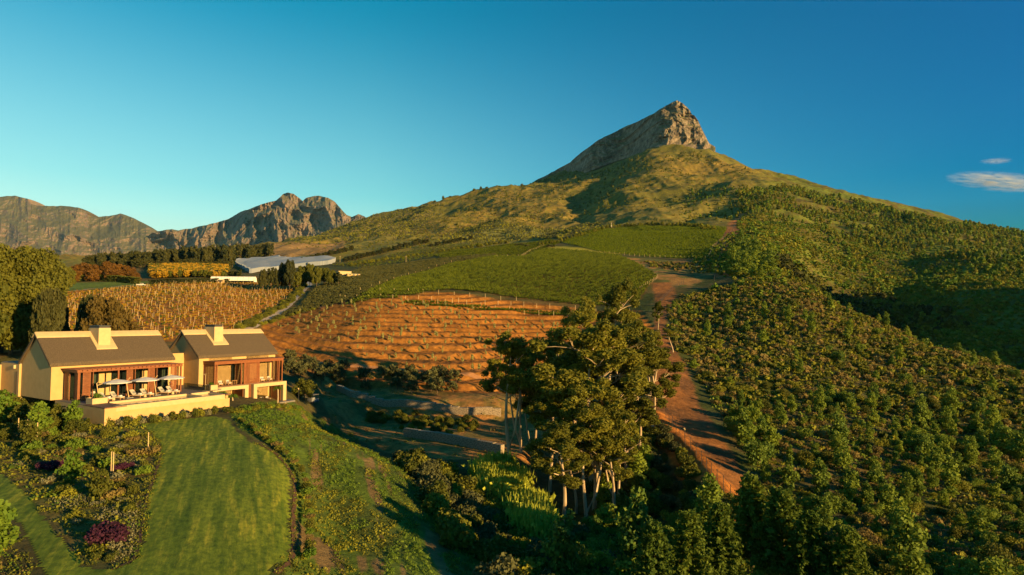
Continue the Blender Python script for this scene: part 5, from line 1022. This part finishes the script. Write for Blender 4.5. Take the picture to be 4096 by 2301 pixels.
tuft = [low_mesh('tuft', [(0, 0, .08, .5, .5, .25)], 130, .12, g, shell=.2, up=.5) for g in (G_grey, G_green, G_shrub, G_heath, G_broad)]
P_ = jgrid([(57,487),(74,490),(90,500),(80,506),(66,512),(50,498)], .45, vis=.3); P2 = jgrid([(100,454),(142,456),(150,465),(120,470),(95,462)], .5, vis=.3); P3 = jgrid([(98,508),(139,505),(134,545),(125,560),(108,562),(122,545),(120,520),(96,520)], .42, vis=.3); P_ = np.concatenate([P_, P2, P3]); stuff('silver_ground_cover', [tuft[0]], P_, rng.uniform(.5, 1, len(P_)))
P_ = jgrid([(-40,405),(140,424),(160,445),(158,470),(142,550),(90,566),(40,520),(-60,455)], .8, vis=.4, keep=.75, excl=('lawn',)); stuff('garden_ground_cover', [tuft[2], tuft[4], tuft[2], tuft[1]], P_, rng.uniform(.6, 1.6, len(P_)), idx=np.minimum(3, (fbm(P_[:, 0]/3, P_[:, 1]/3, 3)*6-1.1).clip(0).astype(int)))
P_ = jgrid([(-60,510),(17,527),(30,560),(38,600),(-60,620)], .5, vis=.4, keep=.8, excl=('lawn',)); stuff('garden_ground_cover', tuft[1:], P_, rng.uniform(.4, 1.0, len(P_)))
for i, p in enumerate(along([(113,425),(150,423),(190,417),(222,413)], .95, 40)): inst([GS[1], GS[4], GS[0]][i % 3], p+np.array([0, -.3, 0]), (.75, .75, 1.35), i, ['tall yellow green', 'silvery feathery', 'green'][i % 3]+' shrub in the border along the pool wall', 'shrub', 'border shrubs along the pool wall')
for i, p in enumerate(along([(228,413),(250,411),(275,408),(300,410)], 1.5, 40)): inst(GS[[0, 1, 3][i % 3]], p, rng.uniform(.7, 1.1), i, ['green', 'yellow green', 'bright'][i % 3]+' shrub in the border below the two storey villa', 'shrub', 'border shrubs below the two storey villa')
# bank right of the lawn
BP = jgrid([(228,413),(290,402),(320,418),(352,433),(402,470),(440,512),(500,580),(500,640),(280,640),(296,545),(297,482),(276,449),(240,430)], .62, vis=.4, keep=.85, excl=('lawn',))
nb = fbm(BP[:, 0]/1.7+BP[:, 1]/5, BP[:, 1]/10, 4); BP = BP[(nb < .60)]; nb = fbm(BP[:, 0]/2.5, BP[:, 1]/5, 3); stuff('bank_grass', [tuft[1], tuft[4], tuft[2]], BP, rng.uniform(.5, 1.25, len(BP)), idx=np.where(nb > .52, 0, np.where(nb > .42, 1, 2)))
for i, p in enumerate(along([(234,420),(250,434),(272,449),(284,460),(296,478),(298,500),(298,530),(297,560)], 1.35, 25)): inst(GS[[1, 0, 3, 2][i % 4]], p+np.array([1.0, 0, 0]), rng.uniform(.35, .8), i, ['yellow', 'green', 'bright', 'brown'][i % 4]+' clump growing along the right edge of the lawn', 'shrub', 'clumps along the right edge of the lawn')
GB = [make_shrub(61, 1.9, 2.6, G_broad, n=330, sz=.24, k=9), make_shrub(63, 1.7, 2.3, G_shrub, n=330, sz=.24, k=9), make_shrub(65, 1.9, 2.2, G_olive, n=330, sz=.24, k=9)]
sc_([(398,462),(420,463),(450,472),(475,485),(510,515),(545,545),(590,590),(600,620),(490,620),(450,540),(420,500)], 2.7, GB, .65, 1.15, ['dense green bush in the gully below the grassy bank', 'yellow green bush in the gully below the grassy bank', 'grey olive bush in the gully below the grassy bank'], 'shrub', 'bushes in the gully below the grassy bank', y0=40)
sc_([(560,545),(600,530),(660,540),(700,560),(700,620),(580,620)], 3.2, GB, .6, 1.1, ['dense green bush at the foot of the grove', 'yellow green bush at the foot of the grove', 'grey olive bush at the foot of the grove'], 'shrub', 'bushes at the foot of the grove', y0=40)
for i, p in enumerate(np.concatenate([jgrid([(470,478),(500,470),(518,482),(530,505),(500,512),(486,498)], 1.9, y0=40), jgrid([(508,515),(535,512),(552,540),(545,552),(522,540)], 1.7, y0=40)])): inst(REED[i % 2], p, rng.uniform(.75, 1.15), i, ['tall', 'leaning', 'thick'][i % 3]+' bright yellow green reed clump in the gully left of the grove', 'reeds', 'reed clumps left of the grove')
for i, (u, v, k, lb) in enumerate([(752,572,1.0,'tall pine in the foreground below the end of the soil track'),(784,585,1.05,'tall pine in the foreground right of the soil track end'),(722,598,.85,'pine at the bottom edge left of the soil track end'),(812,600,.9,'pine at the bottom edge in the middle of the hillside'),(690,612,.85,'low bright pine at the bottom edge below the grove'),(850,610,.8,'rightmost pine at the bottom edge'),(655,618,.8,'leftmost pine at the bottom edge')]): inst(PIN[i % 2], hit(u, v, 30), (k, k, k), i*1.3, lb, 'tree', 'pines along the bottom edge')
RT = make_broad('broad_tree', 71, 5, 2.7, G_broad, n=220, sz=.26, k=16, low=.2); inst(RT, hit(304, 400, 100), .95, 0, 'small round green tree beside the right end of the two storey villa', 'tree', None)
sc_([(640,455),(660,470),(688,500),(715,530),(735,545),(700,545),(660,510)], 3.0, GB, .5, .95, ['green bush under the sunlit soil bank', 'yellow green bush under the sunlit soil bank', 'olive bush under the sunlit soil bank'], 'shrub', 'bushes at the foot of the grove', y0=40)
_t = np.gradient(_b, axis=0); _t /= np.linalg.norm(_t, axis=1)[:, None]
for i in range(46):
    j = i*(len(_b)-1)/46; k_ = int(j); f_ = j-k_; q = _b[k_]*(1-f_)+_b[k_+1]*f_; n_ = np.array([_t[k_][1], -_t[k_][0]]); n_ = n_*np.sign(-n_[0]); q = q+n_*(1.2+5.0*rng.random()); inst(GB[i % 3], (q[0], q[1], float(ht(q[0], q[1]))-.2), rng.uniform(.5, .95), i, ['green', 'yellow green', 'olive'][i % 3]+' bush on the slope under the sunlit soil bank', 'shrub', 'bushes at the foot of the grove')
E_ = np.concatenate([along(q, .16, 25)+rng.normal(size=(len(along(q, .16, 25)), 3))*np.array([.22, .22, 0]) for q in ([(148,431),(157.6,442),(160.5,455),(156.7,470),(146,499),(142,527),(138.5,547),(133,561),(112,570)], [(256,443),(270,450),(278,456),(285,464),(291,472),(295,482),(295,500),(293,520),(295,545),(291,562),(276,574)])]); E_[:, 2] = ht(E_[:, 0], E_[:, 1]); stuff('edge_grass', [tuft[2], tuft[4], tuft[1]], E_, rng.uniform(.25, .7, len(E_)))
# aloes
def aloe(loc, h, k, label):
    o = empty('aloe_tree', loc); tag(o, label, 'aloe', 'aloe trees around the pool terrace'); m = MB(); m.tube([(0, 0, -.2), (.05, 0, h*.5), (0, 0, h)], [.13, .1, .11], 7); m.build('trunk', B_gum, o); m = MB()
    for i in range(34):
        a = i*2.4; el = .95-1.1*i/34; pts = []; d = np.array([cos(a)*cos(el), sin(a)*cos(el), sin(el)])
        for t in (0, .35, .7, 1.0): pts.append(np.array([0, 0, h])+d*t*k+np.array([0, 0, -.45*t*t*k]))
        m.tube(pts, [.07*k, .06*k, .035*k, .008], 4)
    m.build('leaves', G_green, o); return o
aloe(hit(110, 425, 50), .7, .9, 'short aloe at the left corner of the pool wall'); aloe(Pw(20.3, 9.6, -15.2), 3.2, 1.0, 'taller aloe tree left of the first portal of the two storey villa'); aloe(Pw(22.4, 9.2, -15.3), 2.6, 1.0, 'aloe tree in front of the first portal of the two storey villa'); aloe(Pw(32.3, 7.6, -15.4), 3.0, .95, 'aloe tree in front of the second portal of the two storey villa')
for q, k in ((pl1, .75), (pl2, .5)):
    p = Vector(q.location)+Vector((0, 0, .75)); inst(GS[3], p, k, 0, 'leafy green plant growing in the %s planter' % ('left pool' if q is pl1 else 'planter by the second villa' if 0 else ('left pool' if q is pl1 else 'right hand')), 'plant', None)
# ---------------------------------------------------------------- gabions, fences, lamps, small buildings
M_gab = mat('gabion_stone', (.36,.28,.19), .95, c2=(.16,.12,.08), scale=5, bump=1.0, bscale=6)
def gabion(pts, h, label):
    P = along(pts, 2.1, 90); r = empty('gabion_wall', P[0]); tag(r, label, 'wall')
    for a, b_ in zip(P[:-1], P[1:]):
        c = (a+b_)/2; rz = math.atan2(b_[1]-a[1], b_[0]-a[0]); m = MB(); Z = rng.uniform(-.05, .05)
        g = [(x, y, z) for x in np.linspace(-1.04, 1.04, 6) for y in (-.5, .5) for z in np.linspace(-.5, h, 5)]
        m.box((0, 0, h/2-.25+Z), (2.06, 1.0, h+.5)); o = m.build('basket', M_gab, r); o.location = Vector(c)-Vector(P[0]); o.rotation_euler = (0, 0, rz+rng.uniform(-.02, .02))
gabion([(338,390),(352,397),(372,402),(400,405),(440,410),(470,414),(508,417)], 1.5, 'long grey stone gabion wall below the dark olive trees'); gabion([(405,436),(440,441),(460,445),(480,449),(507,455)], 1.7, 'lower sunlit stone gabion wall ending by the leftmost tall gum')
def fence(pts, sp, h, label, m_=None, y0=60, th=.06):
    P = along(pts, sp, y0); r = empty('wire_fence', P[0]); tag(r, label, 'fence')
    for p in P: m = MB(); q = p-P[0]; m.tube([q-np.array([0, 0, .2]), q+np.array([0, 0, h])], th, 5); m.build('post', m_ or M_dark, r)
    for f in (.35, .65, .97): m = MB(); m.tube([p-P[0]+np.array([0, 0, h*f]) for p in P], .018, 4); m.build('wire', M_dark, r)
fence([(666,418),(680,437),(700,462),(722,490),(744,519)], 3.2, 2.1, 'dark wire fence running down the lower soil track beside the sunlit bank', th=.045)
fence([(740,217),(733,230),(722,250),(717,268),(714,283)], 9, 2.3, 'dark fence along the upper red track', th=.1, y0=200); fence([(655,310),(664,299),(672,291),(684,284)], 4, 2.3, 'dark mesh fence at the bend of the track beside the vineyard corner', th=.07, y0=150)
def lamp(p, h, label):
    o = empty('lamp_post', p); tag(o, label, 'lamp post'); m = MB(); m.tube([(0, 0, -.2), (0, 0, h)], [.06, .045], 7); m.build('pole', M_dark, o); m = MB(); m.tube([(0, 0, h), (0, 0, h+.12), (-.1, 0, h+.3), (-.28, 0, h+.3)], [.06, .12, .12, .05], 8); m.build('lamp_head', M_cap, o)
lamp(hit(685, 444, 60), 2.3, 'slim lamp post with white head beside the lower soil track'); lamp(hit(298.5, 402, 95), 2.6, 'small lamp post at the right end of the two storey villa')
# tunnel greenhouse
M_plast = mat('white_plastic_cover', (.80,.74,.62), .6, c2=(.70,.64,.52), scale=.5); p0 = hit(212, 281.2, 150); gh = empty('tunnel_greenhouse', p0, R(6)); tag(gh, 'white plastic tunnel greenhouse behind the hedge at the top of the left vineyard', 'greenhouse'); rr = 3.4; Lh = 30; n = 14
m = MB(); V = []
for x in np.linspace(0, Lh, 16):
    for k in range(n+1): a = pi*k/n; rj = rr*(1+.012*((int(x*2)) % 2)); V.append((x, -rj*cos(a), .3+rj*.95*sin(a)))
m.add(V, [(i*(n+1)+k, (i+1)*(n+1)+k, (i+1)*(n+1)+k+1, i*(n+1)+k+1) for i in range(15) for k in range(n)]); m.build('cover', M_plast, gh, smooth=True)
for nm, x in (('end_wall', -.02), ('end_wall', Lh+.02)):
    m = MB(); m.add([(x, -rr*cos(pi*k/n)*.99, .3+rr*.94*sin(pi*k/n)) for k in range(n+1)]+[(x, rr*.99, -.4), (x, -rr*.99, -.4)], [tuple(range(n+3))]); m.build(nm, M_plast, gh)
for x in np.linspace(0, Lh, 9): m = MB(); m.tube([(x, -rr*1.015*cos(pi*k/n), .3+rr*.965*sin(pi*k/n)) for k in range(n+1)], .06, 4); m.build('hoop', M_cap, gh)
m = MB(); m.b2((-.1, -.9, -.3), (-.04, .9, 2.2)); m.build('door', M_grey, gh)
def hut(u, v, d, rz, label, roofm, name='farm_building', flat=False, y0=150, wallm=None):
    r = empty(name, hit(u, v, y0), rz); tag(r, label, 'building'); w, l, h = d; m = MB(); m.b2((-w/2, -l/2, -.6), (w/2, l/2, h)); 
    if not flat: m.add([(-w/2, -l/2, h), (w/2, -l/2, h), (0, -l/2, h+w*.28), (-w/2, l/2, h), (w/2, l/2, h), (0, l/2, h+w*.28)], [(0, 1, 2), (3, 5, 4)])
    m.build('wall', wallm or M_wall, r); m = MB()
    if flat: m.b2((-w/2-.15, -l/2-.15, h), (w/2+.15, l/2+.15, h+.18))
    else:
        for s in (-1, 1): m.add([(0, -l/2-.3, h+w*.28+.12), (s*(w/2+.3), -l/2-.3, h-.02), (s*(w/2+.3), l/2+.3, h-.02), (0, l/2+.3, h+w*.28+.12), (0, -l/2-.3, h+w*.28), (s*(w/2+.3), -l/2-.3, h-.14), (s*(w/2+.3), l/2+.3, h-.14), (0, l/2+.3, h+w*.28)], [(0, 1, 2, 3), (7, 6, 5, 4), (0, 4, 5, 1), (1, 5, 6, 2), (2, 6, 7, 3)])
    m.build('roof', roofm, r)
    m = MB(); m.b2((-.5, -l/2-.05, -.1), (.5, -l/2-.003, 2.1)); m.build('door', M_dark, r)
    for x in (-w*.3, w*.3): m = MB(); m.b2((x-.5, -l/2-.04, 1), (x+.5, -l/2-.003, 2.1)); m.build('window', M_dark, r)
hut(221, 283.2, (3.5, 3, 2.3), .1, 'tiny white shed in front of the tunnel greenhouse', M_cap, flat=True); hut(344, 277.5, (9, 6, 4.2), .5, 'bright white farm building among trees right of the gravel road top', M_cap, wallm=M_cap, flat=True); hut(353, 277, (9, 5, 2.0), .5, 'low grey roofed shed beside the bright white farm building', M_grey, flat=True)
hut(268, 248.2, (9, 9, 4), .3, 'small far house with pale roof at the right end of the pine belt', M_cap, y0=400); hut(57, 281.5, (6, 4, 1.6), .2, 'tiny pale roofed hut at the edge of the far left field', M_cap); hut(5, 341, (8, 6, 3.4), VR, 'small cream outbuilding under the huge broadleaf tree', M_thatch, y0=90)
hut(-4, 352, (9, 6, 2.6), VR, 'low pale roofed outbuilding at the left edge behind the annex', M_deck, y0=90, flat=True)
# white net over an orchard block
netp = [(234.5,262.5),(250,261),(264,259.5),(277,258.5),(281,260),(296,260.5),(310,260.2),(322,258.8),(336,261),(331,264.5),(318,266),(290,268.5),(262,272),(249,273.5),(242,269)]
m, nt, b = nodes('white_net'); b.inputs['Base Color'].default_value = (.24,.26,.28,1); b.inputs['Roughness'].default_value = .8
P = wpoly(netp, 200); lo = P.min(0); hi = P.max(0); st = 2.2; X, Y = np.meshgrid(np.arange(lo[0], hi[0], st), np.arange(lo[1], hi[1], st)); k = inpoly(X, Y, P); q = k[:-1, :-1] & k[1:, :-1] & k[:-1, 1:] & k[1:, 1:]
idx = np.arange(X.size).reshape(X.shape); Zn = ht(X, Y)+4.2+.5*np.abs(np.sin(X/9+Y/20))+.35*np.sin(Y/7)
V = np.stack([X.ravel(), Y.ravel(), Zn.ravel()], 1); F = np.stack([idx[:-1, :-1][q], idx[:-1, 1:][q], idx[1:, 1:][q], idx[1:, :-1][q]], 1)
e = {}; 
for f in F:
    for a, c in ((0, 1), (1, 2), (2, 3), (3, 0)): key = (min(f[a], f[c]), max(f[a], f[c])); e[key] = e.get(key, 0)+1
be = [k_ for k_, c in e.items() if c == 1]; bv = sorted({i for k_ in be for i in k_}); mp = {v_: len(V)+i for i, v_ in enumerate(bv)}
V = np.concatenate([V, [(V[i, 0], V[i, 1], V[i, 2]-4.2) for i in bv]]); F = np.concatenate([F, [(a, c, mp[c], mp[a]) for a, c in be]]); us_, inv = np.unique(F, return_inverse=True); o = np_mesh('shade_net', V[us_], inv.reshape(F.shape), m); tag(o, 'large white shade net draped over an orchard block above the tunnel greenhouse', 'net')
# masts and poles
tw_ = empty('radio_mast', hit(611.5, 229, 300)); tag(tw_, 'slim radio mast with white dishes behind the upper green vineyard', 'mast'); m = MB(); H_ = 10.5
for a in range(3): x, y = .5*cos(a*2.09), .5*sin(a*2.09); m.tube([(x, y, 0), (x*.6, y*.6, H_)], .09, 5)
for i in range(10): z = H_*i/10; a = i*2.09; m.tube([(.5*cos(a), .5*sin(a), z), (.45*cos(a+2.09), .45*sin(a+2.09), z+H_/10)], .05, 4)
m.build('lattice', M_cap, tw_)
for z, s in ((4.6, .75), (6.1, .5), (8.4, .4)): m = MB(); m.tube([(0, -.55, z), (0, -.95, z)], [s, s], 10); m.build('dish', M_canvas, tw_)
for u, v, h, lb in ((211.5,277.5,6.5,'wooden utility pole just left of the white tunnel'),(781,201,16,'tall pole in the woodland high on the right shoulder of the mountain'),(812,206,14,'second tall pole in the woodland high on the right'),(340,262,7,'utility pole in the dark belt right of the white net'),(406,262,6,'utility pole above the shaded vineyard')):
    m = MB(); m.tube([(0, 0, -.5), (0, 0, h)], [.16, .1], 6); m.box((0, 0, h-.6), (2.2, .12, .14)); o = m.build('utility_pole', M_post); o.location = hit(u, v, 150); tag(o, lb, 'pole')
# small vehicle and cart
def wheels(par, xs, ys, r_, mtl):
    for x in xs:
        for y in ys: m = MB(); m.tube([(x, y-.1, r_), (x, y+.1, r_)], r_, 10); m.build('wheel', mtl, par)
tr = empty('pickup_truck', hit(141, 286.0, 150), .3); tag(tr, 'white pickup truck parked at the dark gateway in the far left hedge', 'truck'); m = MB(); m.b2((-2.4, -.85, .5), (2.4, .85, 1.1)); m.b2((-.4, -.8, 1.1), (1.2, .8, 1.75)); m.build('body', M_canvas, tr); m = MB(); m.b2((-.3, -.83, 1.15), (1.1, .83, 1.6)); m.build('window', M_dark, tr); wheels(tr, (-1.5, 1.5), (-.8, .8), .36, M_dark)
ct = empty('covered_cart', hit(313, 403, 90), VR+.2); tag(ct, 'small grey covered cart parked beside the round tree right of the villas', 'cart'); m = MB(); m.b2((-1.2, -.65, .35), (1.2, .65, .9)); m.b2((-1.1, -.6, .9), (-.1, .6, 1.3)); m.build('body', M_grey, ct); m = MB(); m.b2((-1.0, -.68, 1.85), (1.1, .68, 1.93)); m.build('canopy', M_deck, ct)
for x in (-.9, .95):
    for y in (-.6, .6): m = MB(); m.tube([(x, y, .9), (x, y, 1.85)], .03, 5); m.build('roof_pole', M_dark, ct)
wheels(ct, (-.8, .8), (-.6, .6), .27, M_dark)
# ---------------------------------------------------------------- cloud and air
def vol(name, col_, dens, an=0.3):
    m = bpy.data.materials.new(name); m.use_nodes = True; nt = m.node_tree; nt.nodes.remove(nt.nodes['Principled BSDF']); v = nt.nodes.new('ShaderNodeVolumePrincipled'); v.inputs['Color'].default_value = col_+(1,); v.inputs['Density'].default_value = dens; v.inputs['Anisotropy'].default_value = an
    nt.links.new(v.outputs[0], nt.nodes['Material Output'].inputs['Volume']); return m, nt, v
m, nt, v = vol('haze_air', (.30,.72,1.0), 1.0e-5, .0); o = MB(); o.b2((-6200, -150, -48), (3600, 7600, 1650)); hz = o.build('haze', m); tag(hz, kind='stuff')
m, nt, v = vol('cloud_vapour', (.95,.95,.97), 0, .2); N = nt.nodes.new; tc = N('ShaderNodeTexCoord'); mp = N('ShaderNodeMapping'); mp.inputs['Scale'].default_value = (4.5, 4, 9); mp.inputs['Rotation'].default_value = (0, -.10, 0); nt.links.new(tc.outputs['Generated'], mp.inputs[0]); n_ = N('ShaderNodeTexNoise'); n_.inputs['Scale'].default_value = 1.6; n_.inputs['Detail'].default_value = 6; nt.links.new(mp.outputs[0], n_.inputs['Vector'])
mr = N('ShaderNodeMapRange'); mr.inputs[1].default_value = .50; mr.inputs[2].default_value = .68; mr.inputs[3].default_value = 0; mr.inputs[4].default_value = .010; nt.links.new(n_.outputs['Fac'], mr.inputs[0])
vs = N('ShaderNodeVectorMath'); vs.operation = 'DISTANCE'; vs.inputs[1].default_value = (.5, .5, .5); nt.links.new(tc.outputs['Generated'], vs.inputs[0]); m2 = N('ShaderNodeMapRange'); m2.inputs[1].default_value = .18; m2.inputs[2].default_value = .5; m2.inputs[3].default_value = 1; m2.inputs[4].default_value = 0; nt.links.new(vs.outputs['Value'], m2.inputs[0])
mu = N('ShaderNodeMath'); mu.operation = 'MULTIPLY'; nt.links.new(mr.outputs[0], mu.inputs[0]); nt.links.new(m2.outputs[0], mu.inputs[1]); nt.links.new(mu.outputs[0], v.inputs['Density'])
def cloud(u, v_, wx, wy, wz, roll):
    mb = MB(); k = 16; V = []
    for i in range(1, 10):
        th = pi*i/10
        for j in range(k): V.append((wx*sin(th)*cos(2*pi*j/k), wy*sin(th)*sin(2*pi*j/k), wz*cos(th)))
    V += [(0, 0, wz), (0, 0, -wz)]; F_ = [(i*k+j, (i+1)*k+j, (i+1)*k+(j+1) % k, i*k+(j+1) % k) for i in range(8) for j in range(k)]+[(144, j, (j+1) % k) for j in range(k)]+[(145, 8*k+(j+1) % k, 8*k+j) for j in range(k)]
    mb.add(V, F_); o = mb.build('cloud', m); o.location = at(u, v_, 12500); o.rotation_euler = (0, roll, 0); return tag(o, kind='stuff')
cloud(1000, 182, 1150, 500, 170, .12); cloud(996, 161, 330, 250, 40, .05)
P_ = jgrid([(760,262),(806,272),(840,300),(880,292),(900,305),(960,0,420),(896,0,400),(832,0,380),(808,0,350)], 8, y0=250, vis=6); stuff('added_gully_trees', [low_mesh('gully_tree', [(0, 0, 1.2, 1.1, 1.1, 1.3)], 40, .7, g, shell=.5) for g in (G_dark, G_broad)], P_, rng.uniform(1.2, 3, len(P_)))  # dense dark trees added to deepen the weak shade of the gully
# ---------------------------------------------------------------- remove prototypes that only served as sources; tell repeats apart
for o in [o for o in bpy.data.objects if o.name in col.objects and o.parent is None and o.location.z < -400 and o.type in ('EMPTY', 'MESH')]:
    for c in list(o.children): bpy.data.objects.remove(c)
    bpy.data.objects.remove(o)
bpy.context.view_layer.update()
seen = {}
for o in col.objects:
    if o.parent is None and 'label' in o: w_ = o['label'].split(); w_ = w_[:12] if len(w_) > 12 else w_; w_ = w_[:-1] if w_[-1] in ('the', 'of', 'towards', 'right', 'and') else w_; w_ = w_[:-1] if w_[-1] in ('the', 'of', 'towards', 'right', 'and') else w_; seen.setdefault((' '.join(w_), o.get('group')), []).append(o)
def ordn(n): return '%d%s' % (n, 'th' if 10 < n % 100 < 14 else {1: 'st', 2: 'nd', 3: 'rd'}.get(n % 10, 'th'))
for (lb, _g), os_ in seen.items():
    if len(os_) > 1:
        os_.sort(key=lambda o: float(proj(np.array(o.location))[0][0])); short = lb.rstrip(',')
        for i, o in enumerate(os_):
            o['label'] = short+', '+ordn(i+1)+' from the left'
            if 'group' not in o: o['group'] = os_[0].get('group', 'similar things')
    else: os_[0]['label'] = ' '.join(lb.split()[:16])
